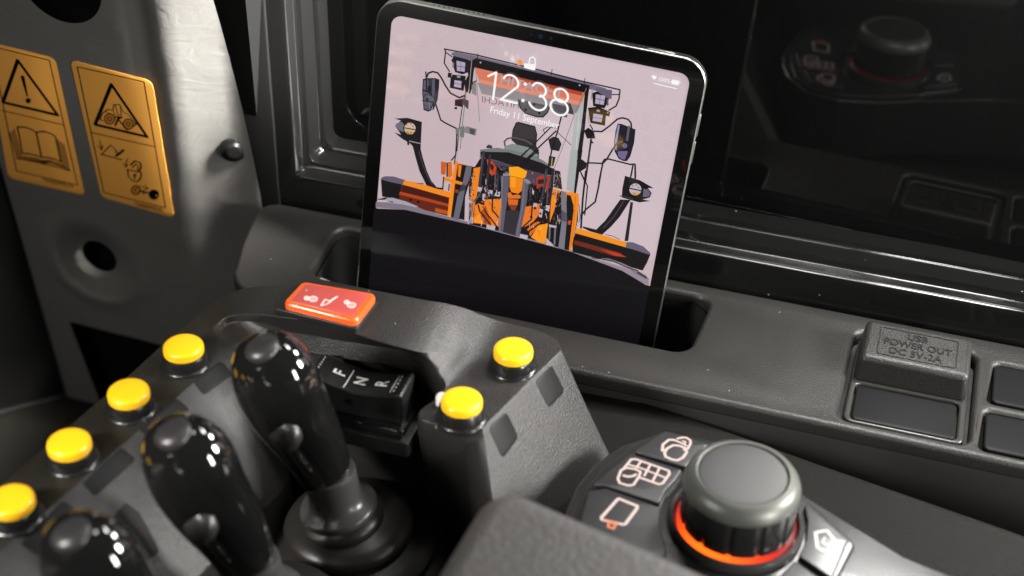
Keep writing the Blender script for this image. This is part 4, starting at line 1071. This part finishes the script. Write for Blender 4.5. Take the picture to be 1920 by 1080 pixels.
# floor of the pod under the levers, with its edge rib
fl = [Vector(p) for p in ((-30, 10, -4.3), (-14, 10, -4.3), (-13.5, 56, -4.3), (-29, 57, -4.3))]
mesh('lever_deck', fl + [p - Vector((0, 0, 1)) for p in fl], box6, mat('deck_plastic', (.012, .012, .011), .35, bump=('grain', 1200, .12), dust=.8), pod, smooth=0)
# ------------------------------------------------------------------ the three levers
def sweep(pts, radii, m, name, parent, n=28, cap=True, sub=1, ell=None):
    P = [Vector(p) for p in pts]; vs = []; fs = []
    X0 = Vector((0, 1, 0))
    for i, p in enumerate(P):
        t = (P[min(i + 1, len(P) - 1)] - P[max(i - 1, 0)]).normalized()
        x = (X0 - t * X0.dot(t)).normalized(); y = t.cross(x)
        r = radii[i]; ry = r * (ell[i] if ell else 1)
        for k in range(n):
            a = 2 * math.pi * k / n
            vs.append(p + x * (ry * math.cos(a)) + y * (r * math.sin(a)))
    for i in range(len(P) - 1):
        for k in range(n): fs.append((i * n + k, i * n + (k + 1) % n, (i + 1) * n + (k + 1) % n, (i + 1) * n + k))
    fs += [tuple(range(n))[::-1], tuple((len(P) - 1) * n + k for k in range(n))]
    return mesh(name, vs, fs, m, parent, smooth=60, subsurf=sub)
def vp(px, py, y): return onp(px, py, (0, y, 0), Vector((0, 1, 0)))
LQ = [(622, 950, 47.2, 46), (616, 915, 47.2, 46), (609, 880, 47.2, 52), (585, 832, 47.2, 64), (557, 790, 47.15, 75), (533, 752, 47.1, 83), (518, 714, 47.0, 88), (510, 682, 46.9, 82), (505, 660, 46.8, 68), (502, 644, 46.7, 46), (500, 636, 46.7, 18)]
LP = [vp(a, b_, y) for a, b_, y, r in LQ]
LR = [r * (p - EYE).dot(RF) / FPX for (a, b_, y, r), p in zip(LQ, LP)]
M_seam = mat('seam_black', (.004, .004, .004), .5)
def make_lever():
    t = thing('joystick', (-21.3, 48.0, -4.3), 'x', 'joystick', 'glossy black control levers in a row')
    sweep(LP[1:], LR[1:], M_gloss, 'grip', t, 32, sub=2, ell=[1, 1, 1, .96, .9, .86, .84, .84, .86, .9])
    axis = Vector((-.16, -.05, 1)).normalized()
    Mc = frame((-21.72, 47.3, -.25), axis, (1, 0, 0))
    col = lathe('collar', [(0, 2.5), (1.0, 2.5), (1.24, 2.46), (1.27, 2.38), (1.25, 2.1), (1.25, 1.2), (1.32, .85), (1.5, .55), (1.78, .4), (1.86, .25), (1.84, .05), (1.70, -.06), (1.6, -.1)], M_collar, t, Mc, 56)
    # split line down the front of the collar
    q = Mc @ Vector((-.62, -1.12, 0))
    sv = [Mc @ Vector((r * math.cos(a), r * math.sin(a), z)) for z, r in ((2.45, 1.268), (1.2, 1.265), (.85, 1.335), (.55, 1.515), (.4, 1.795), (.25, 1.875)) for a in (4.05, 4.09)]
    mesh('seam', sv, [(2 * i, 2 * i + 1, 2 * i + 3, 2 * i + 2) for i in range(5)], M_seam, col, smooth=0)
    lathe('boot_ring', [(1.55, .1), (1.72, .0), (1.98, -.2), (2.08, -.45), (2.02, -.75), (1.82, -.95), (1.7, -1.0)], M_soft, t, Mc, 56)
    lathe('boot', [(1.5, -.8), (1.9, -1.02), (2.5, -1.2), (2.95, -1.42), (3.12, -1.7), (3.08, -2.0), (2.8, -2.2), (3.3, -2.35), (3.9, -2.6), (4.15, -2.9), (4.12, -3.25), (3.8, -3.5), (4.3, -3.6), (4.6, -3.9), (4.6, -4.6)], M_soft, t, frame((-21.5, 47.6, 0.3), (-.04, -.02, 1), (1, 0, 0)), 72)
    # matt button on the crown, thumb button on the near face
    lathe('crown_button', [(0, .42), (.45, .40), (.75, .30), (.93, .14), (.98, 0), (.98, -.3), (1.1, -.34)], M_btn, t, frame(vp(493, 652, 46.5), (-.22, -.12, 1), (1, 0, 0)) @ Matrix.Scale(.86, 4), 40)
    lathe('thumb_button', [(0, .26), (.35, .25), (.62, .19), (.78, .09), (.84, -.05), (.9, -.3), (.7, -.7)], M_btn, t, frame(vp(530, 817, 45.40), (-.25, -.92, .30), (1, 0, 0)) @ Matrix.Scale(.92, 4), 40)
    return t
lev = make_lever()
lev['label'] = 'glossy black control lever nearest the F N R switch, standing full height'
for dx, dy, dz, lab in ((-1.0, -6.35, 0, 'glossy black control lever in the middle of the row of three'),
                        (-1.9, -12.7, 0, 'blurred glossy black lever at the bottom edge, only its crown in view')):
    r = lev.copy(); S.collection.objects.link(r); r.location = lev.location + Vector((dx, dy, dz)) * CM; r['label'] = lab
    for ch in list(lev.children):
        c = ch.copy(); S.collection.objects.link(c); c.parent = r
        for g in list(ch.children):
            d = g.copy(); S.collection.objects.link(d); d.parent = c

# ------------------------------------------------------------------ rotary dial unit
dial = thing('dial_controller', (-3.6, 50, -2), 'rotary dial controller with lit symbol keys and a glowing orange ring', 'rotary controller')
KZ = 2.0
def kp(pts, z=KZ): return [tuple(on(x, y, z)[:2]) for x, y in pts]
M_keybase = mat('keypad_plastic', (.012, .012, .012), .3, bump=('grain', 1200, .1), var=.05)
M_key = mat('key_plastic', (.018, .018, .019), .36, bump=('grain', 1500, .08), var=.05)
base_px = [(1062, 950), (1082, 905), (1112, 868), (1160, 830), (1240, 803), (1330, 818), (1420, 860), (1510, 922), (1700, 1038), (1990, 1155), (2200, 1500), (900, 1500)]
bo = fillet(kp(base_px, 1.6), 1.0, 6)
plate('keypad_body', bo, -3.0, 1.5, M_keybase, dial, .25, res=4)
rim_px = [(1085, 950), (1100, 912), (1132, 872), (1182, 828), (1244, 804), (1330, 822), (1420, 868), (1505, 928), (1606, 1016), (1570, 1085), (1540, 1180), (1060, 1180)]
plate('keypad_rim', fillet(kp(rim_px, 1.8), .5, 6), 1.3, 1.72, M_keybase, dial, .12, res=3)
def arc(cx, cy, rx, ry, a0, a1, n=8): return [(cx + rx * math.cos(math.radians(a0 + (a1 - a0) * i / n)), cy + ry * math.sin(math.radians(a0 + (a1 - a0) * i / n))) for i in range(n + 1)]
keys = [[(1188, 846), (1247, 807), (1330, 832), (1300, 858), (1284, 875)],
        [(1108, 916 - 6), (1183, 850), (1280, 880), (1266, 900), (1247, 920), (1236, 944), (1136, 911)],
        [(1086, 985), (1104, 920), (1136, 915), (1237, 950), (1236, 985), (1250, 1030), (1240, 1075), (1085, 1040)],
        [(1506, 938), (1590, 1012), (1560, 1085), (1497, 1041), (1512, 1010), (1514, 975)],
        [(1490, 1050), (1545, 1092), (1520, 1150), (1400, 1130), (1450, 1090)]]
kobs = []
for k in keys:
    kobs.append(plate('key', fillet(kp(k, 2.0), .12, 4), 1.5, 2.0, M_key, dial, .07, res=3))
ic = dict(step=.0006, base=.004)
ink_key = ink_mat('symbol_light', .4, emit=1.0, base=False)
KW = (255, 226, 216); OR = (246, 140, 96)
i1 = Print((0, 0, 2.0), (0, 0, 1), (1140, 790, 4.91), **ic)
i1.line([(500, 270), (505, 215), (560, 170), (610, 172)], 24, KW); i1.line([(500, 270), (520, 262)], 20, KW)
i1.line([(610, 172), (640, 185), (690, 205), (720, 225)], 20, KW); i1.line([(640, 160), (680, 150), (720, 150), (758, 175), (760, 205), (735, 250), (700, 262)], 22, KW); i1.line([(690, 180), (715, 190), (700, 215)], 16, KW)
i1.line([(520, 290), (545, 250), (600, 220), (660, 225), (715, 250), (725, 285), (690, 335), (640, 360), (590, 352), (530, 325)], 24, KW, closed=True)
i1.build('key_symbol', ink_key, kobs[0])
i2 = Print((0, 0, 2.0), (0, 0, 1), (1140, 790, 4.91), **ic)
i2.line([(140, 440), (215, 350), (255, 348), (560, 455), (565, 485), (505, 570), (470, 580), (300, 520)], 22, KW)
i2.line([(190, 400), (300, 430), (530, 520)], 18, KW)
for a, b in (((300, 375), (262, 425)), ((390, 400), (335, 500)), ((475, 430), (415, 545))): i2.line([a, b], 20, KW)
i2.line([(90, 530), (120, 450), (170, 428), (250, 440), (300, 465), (285, 510), (235, 585), (190, 592), (110, 570)], 22, KW, closed=True)
i2.line([(145, 500), (180, 510), (230, 505), (255, 490)], 24, KW)
i2.build('key_symbol', ink_key, kobs[1])
i3 = Print((0, 0, 2.0), (0, 0, 1), (1140, 790, 4.91), **ic)
i3.line([(100, 712), (270, 780), (265, 805), (160, 945), (140, 950), (-55, 905), (-60, 885), (90, 716)], 26, KW, closed=True); i3.line([(60, 945), (10, 930), (0, 970), (50, 990), (70, 950)], 22, OR); i3.line([(-40, 905), (100, 940)], 14, OR)
i3.build('key_symbol', ink_key, kobs[2])
i4 = Print((0, 0, 2.0), (0, 0, 1), (1420, 860, 4.91), **ic)
i4.line([(535, 680), (640, 660), (720, 760), (640, 860), (555, 820)], 26, (255, 246, 240), closed=True); i4.line([(620, 730), (600, 770), (635, 790)], 20, (255, 246, 240))
i4.build('key_symbol', ink_key, kobs[3])
# knob
kc = on(1394, 888, 4.9)
KM = Matrix.Translation((kc.x, kc.y, 0))
M_glow = mat('orange_light', (.5, .05, .01), .3, emit=(1.0, .13, .012), emit_s=2.2)
ringm = lathe('light_ring', [(2.60, 1.80), (2.70, 1.86), (2.70, 2.10), (2.56, 2.18), (2.0, 2.18)], None, dial, KM, 72)
at_ = ringm.data.color_attributes.new('ink', 'FLOAT_COLOR', 'CORNER')      # brighter near its lamp
oc = KM.translation - ORI[dial]
for l_ in ringm.data.loops:
    v = ringm.data.vertices[l_.vertex_index].co / CM - oc
    g = max(0.0, math.cos(math.atan2(v.y, v.x) - math.radians(-108))) ** 1.6
    at_.data[l_.index].color = (.34 + 2.0 * g, .004 + .30 * g * g, .004 + .015 * g, 1)
M_glow2 = ink_mat('orange_light', .3, emit=1.0, base=False); ringm.data.materials.append(M_glow2)
lathe('ring_seat', [(3.05, 1.4), (3.10, 1.95), (3.02, 2.14), (2.88, 2.2), (2.78, 2.08), (2.78, 1.5)], mat('seat_plastic', (.03, .03, .03), .22), dial, KM, 72)
prof_k = [(2.58, 2.26), (2.60, 2.45), (2.56, 4.0), (2.52, 4.2)]
M_knobside = mat('knob_side', (.012, .012, .012), .25, coat=.3)
vs, fs = [], []
N = 144
for r_, z in prof_k:
    for k in range(N):
        a = 2 * math.pi * k / N
        g = .09 if (k % 12) in (0, 1) else 0.0          # broad finger flutes
        vs.append(KM @ Vector(((r_ - g) * math.cos(a), (r_ - g) * math.sin(a), z)))
for i in range(len(prof_k) - 1):
    for k in range(N): fs.append((i * N + k, i * N + (k + 1) % N, (i + 1) * N + (k + 1) % N, (i + 1) * N + k))
mesh('knob_side', vs, fs, M_knobside, dial, smooth=50)
M_satin = mat('satin_grey_ring', (.11, .115, .103), .42, metal=.4)
lathe('knob_ring', [(2.50, 4.05), (2.60, 4.1), (2.63, 4.2), (2.62, 4.34), (2.54, 4.58), (2.40, 4.78), (2.22, 4.92), (2.08, 4.97), (2.02, 4.94), (2.0, 4.8)], M_satin, dial, KM, 96)
lathe('knob_top', [(2.0, 4.7), (1.99, 4.84), (1.94, 4.9), (1.6, 4.95), (1.0, 4.98), (0, 5.0)], mat('knob_rubber', (.026, .0255, .025), .55, bump=('grain', 1600, .06)), dial, KM, 96)

# ------------------------------------------------------------------ armrest in the foreground
arm_r = thing('armrest', (-9, 38, 0), 'blurred grey padded armrest in the near foreground', 'armrest')
AZ = 8.0
ap = [tuple(on(x, y, AZ)[:2]) for x, y in ((925, 886), (1310, 1052), (1700, 1235), (1400, 1900), (560, 1900), (812, 1070))]
me = plate('armrest_pad', fillet(ap, [1.6, 1, 1, 1, 1, 2], 10), AZ - 5, AZ, M_arm, arm_r, 1.1, res=8, smooth=80)
me = plate('armrest_base', fillet(ap, [1.6, 1, 1, 1, 1, 2], 10), AZ - 9, AZ - 4.9, M_black, arm_r, .1)

# ------------------------------------------------------------------ stickers on the pillar
def sticker(corners, win, name, label):
    P = [onp(x, y, PP, PN) for x, y in corners]
    c = (P[0] + P[2]) / 2
    s = thing(name, c, label, 'sticker', 'orange warning stickers on the pillar')
    M = frame(P[0], PN, P[1] - P[0]); Mi = M.inverted()
    pts = [((Mi @ p).x, (Mi @ p).y) for p in P]
    plate('sticker_sheet', fillet(pts, .45, 6), .02, .045, M_orange, s, .005, M=M)
    return s, Print(PP + PN * .046, PN, win, step=.0003, base=.002)
M_orange = mat('sticker_orange', (0.86, 0.40, 0.075), 0.62, spec=0.12)
IK = (8, 7, 7)
ink_s = ink_mat('sticker_ink', .6, spec=.1)
s2, p2 = sticker([(132, 111), (286, 151), (328, 408), (191, 369)], (130, 100, 3.484), 'warning_sticker', 'orange sticker with a loader in its triangle, padlock and key below')
p2.line([(52, 88), (487, 186), (628, 1008), (225, 910)], 9.5, IK, closed=True); p2.line([(143, 517), (556, 610)], 9.5, IK)
p2.line([(275, 203), (508, 545), (168, 465)], 26.4, IK, closed=True)
p2.line([(200, 432), (215, 395), (250, 365), (285, 372), (290, 335), (330, 335), (350, 380), (385, 400), (420, 440), (440, 465)], 8.1, IK)
p2.line([(300, 340), (318, 400), (340, 405), (332, 342)], 6.8, IK); p2.line([(285, 372), (300, 408), (345, 418)], 6.8, IK); p2.line([(232, 380), (262, 392), (300, 430)], 6.8, IK)
for x, y in ((263, 428), (385, 462)):
    p2.disc(x, y, 36, IK, ry=37); p2.disc(x, y, 29, (196, 130, 52), ry=30); p2.disc(x, y, 16, IK); p2.disc(x, y, 10, (196, 130, 52))
p2.line([(300, 470), (318, 430), (345, 460), (378, 500)], 14.9, IK); p2.line([(318, 430), (345, 415), (300, 420)], 10.8, IK); p2.line([(195, 430), (222, 440)], 9.5, IK); p2.line([(420, 455), (440, 460), (415, 480)], 9.5, IK)
p2.line([(198, 568), (212, 630)], 6.8, IK); p2.line([(188, 600), (212, 632), (220, 600)], 6.8, IK)
p2.line([(205, 658), (342, 694)], 12.2, IK); p2.line([(215, 655), (272, 598), (312, 640)], 8.1, IK); p2.line([(305, 670), (355, 632)], 17.6, IK); p2.line([(300, 640), (330, 660)], 10.8, IK)
p2.line([(384, 690), (368, 715), (372, 742)], 6.8, IK); p2.line([(352, 718), (372, 744), (382, 720)], 6.8, IK)
p2.line([(400, 728), (430, 702), (465, 715), (470, 745), (455, 770)], 12.2, IK); p2.line([(412, 745), (436, 722), (452, 735), (445, 765)], 8.1, IK)
p2.line([(380, 758), (472, 778), (466, 815), (440, 840), (410, 830), (386, 800)], 10.8, IK, closed=True); p2.disc(428, 796, 10, IK); p2.line([(428, 796), (426, 822)], 10.8, IK)
p2.disc(435, 893, 32, IK); p2.disc(435, 893, 24, (226, 146, 40)); p2.line([(446, 880), (430, 884), (430, 902), (448, 905)], 9.5, IK); p2.line([(460, 898), (520, 910)], 16.2, IK); p2.disc(553, 922, 33, IK); p2.disc(570, 928, 7, (236, 150, 40)); p2.line([(485, 898), (488, 918)], 13.5, IK)
p2.line([(458, 865), (515, 882)], 6.8, IK); p2.line([(492, 862), (517, 882), (486, 890)], 6.8, IK)
p2.text('YA00049020', (432, 995), (613, 1036), IK, None, .006, tall=1.45)
p2.build('sticker_print', ink_s, s2)
s1, p1 = sticker([(-28, 76), (104, 108), (160, 366), (16, 333)], (0, 70, 3.6), 'warning_sticker', 'orange sticker with an exclamation mark triangle above an open book')
p1.line([(-60, 60), (333, 155), (523, 998), (112, 902)], 9.5, IK, closed=True); p1.line([(8, 492), (432, 592)], 9.5, IK)
p1.line([(120, 155), (390, 525), (20, 438)], 28.6, IK, closed=True)
p1.poly([(138, 262), (150, 256), (165, 264), (190, 398), (180, 400)], IK); p1.disc(191, 427, 18, IK)
for d_, w_ in (((0, 0), 9),):
    p1.line([(118, 605), (165, 605), (210, 620), (245, 640), (300, 635), (345, 650), (375, 670), (412, 842), (370, 822), (325, 812), (280, 808), (235, 795), (190, 785), (150, 782)], 14.9, IK, closed=True)
p1.line([(245, 640), (280, 808)], 14.9, IK)
for k in range(1, 4):
    p1.line([(108 - 14 * k, 610 + 12 * k), (150 - 10 * k, 790 + 10 * k), (240, 806 + 9 * k), (290, 826 + 7 * k), (340, 822 + 9 * k), (412 + 18 * k, 850 + 14 * k), (375 + 18 * k, 680 + 14 * k)], 10.8, IK)
p1.line([(110, 815), (290, 852), (472, 900)], 12.2, IK)
p1.text('YA00049019', (290, 972), (498, 1020), IK, None, .006, tall=1.45)
p1.build('sticker_print', ink_s, s1)
for o in S.objects:
    if o.parent is None and o.type in ('EMPTY', 'MESH') and 'kind' not in o: o['kind'] = 'thing'
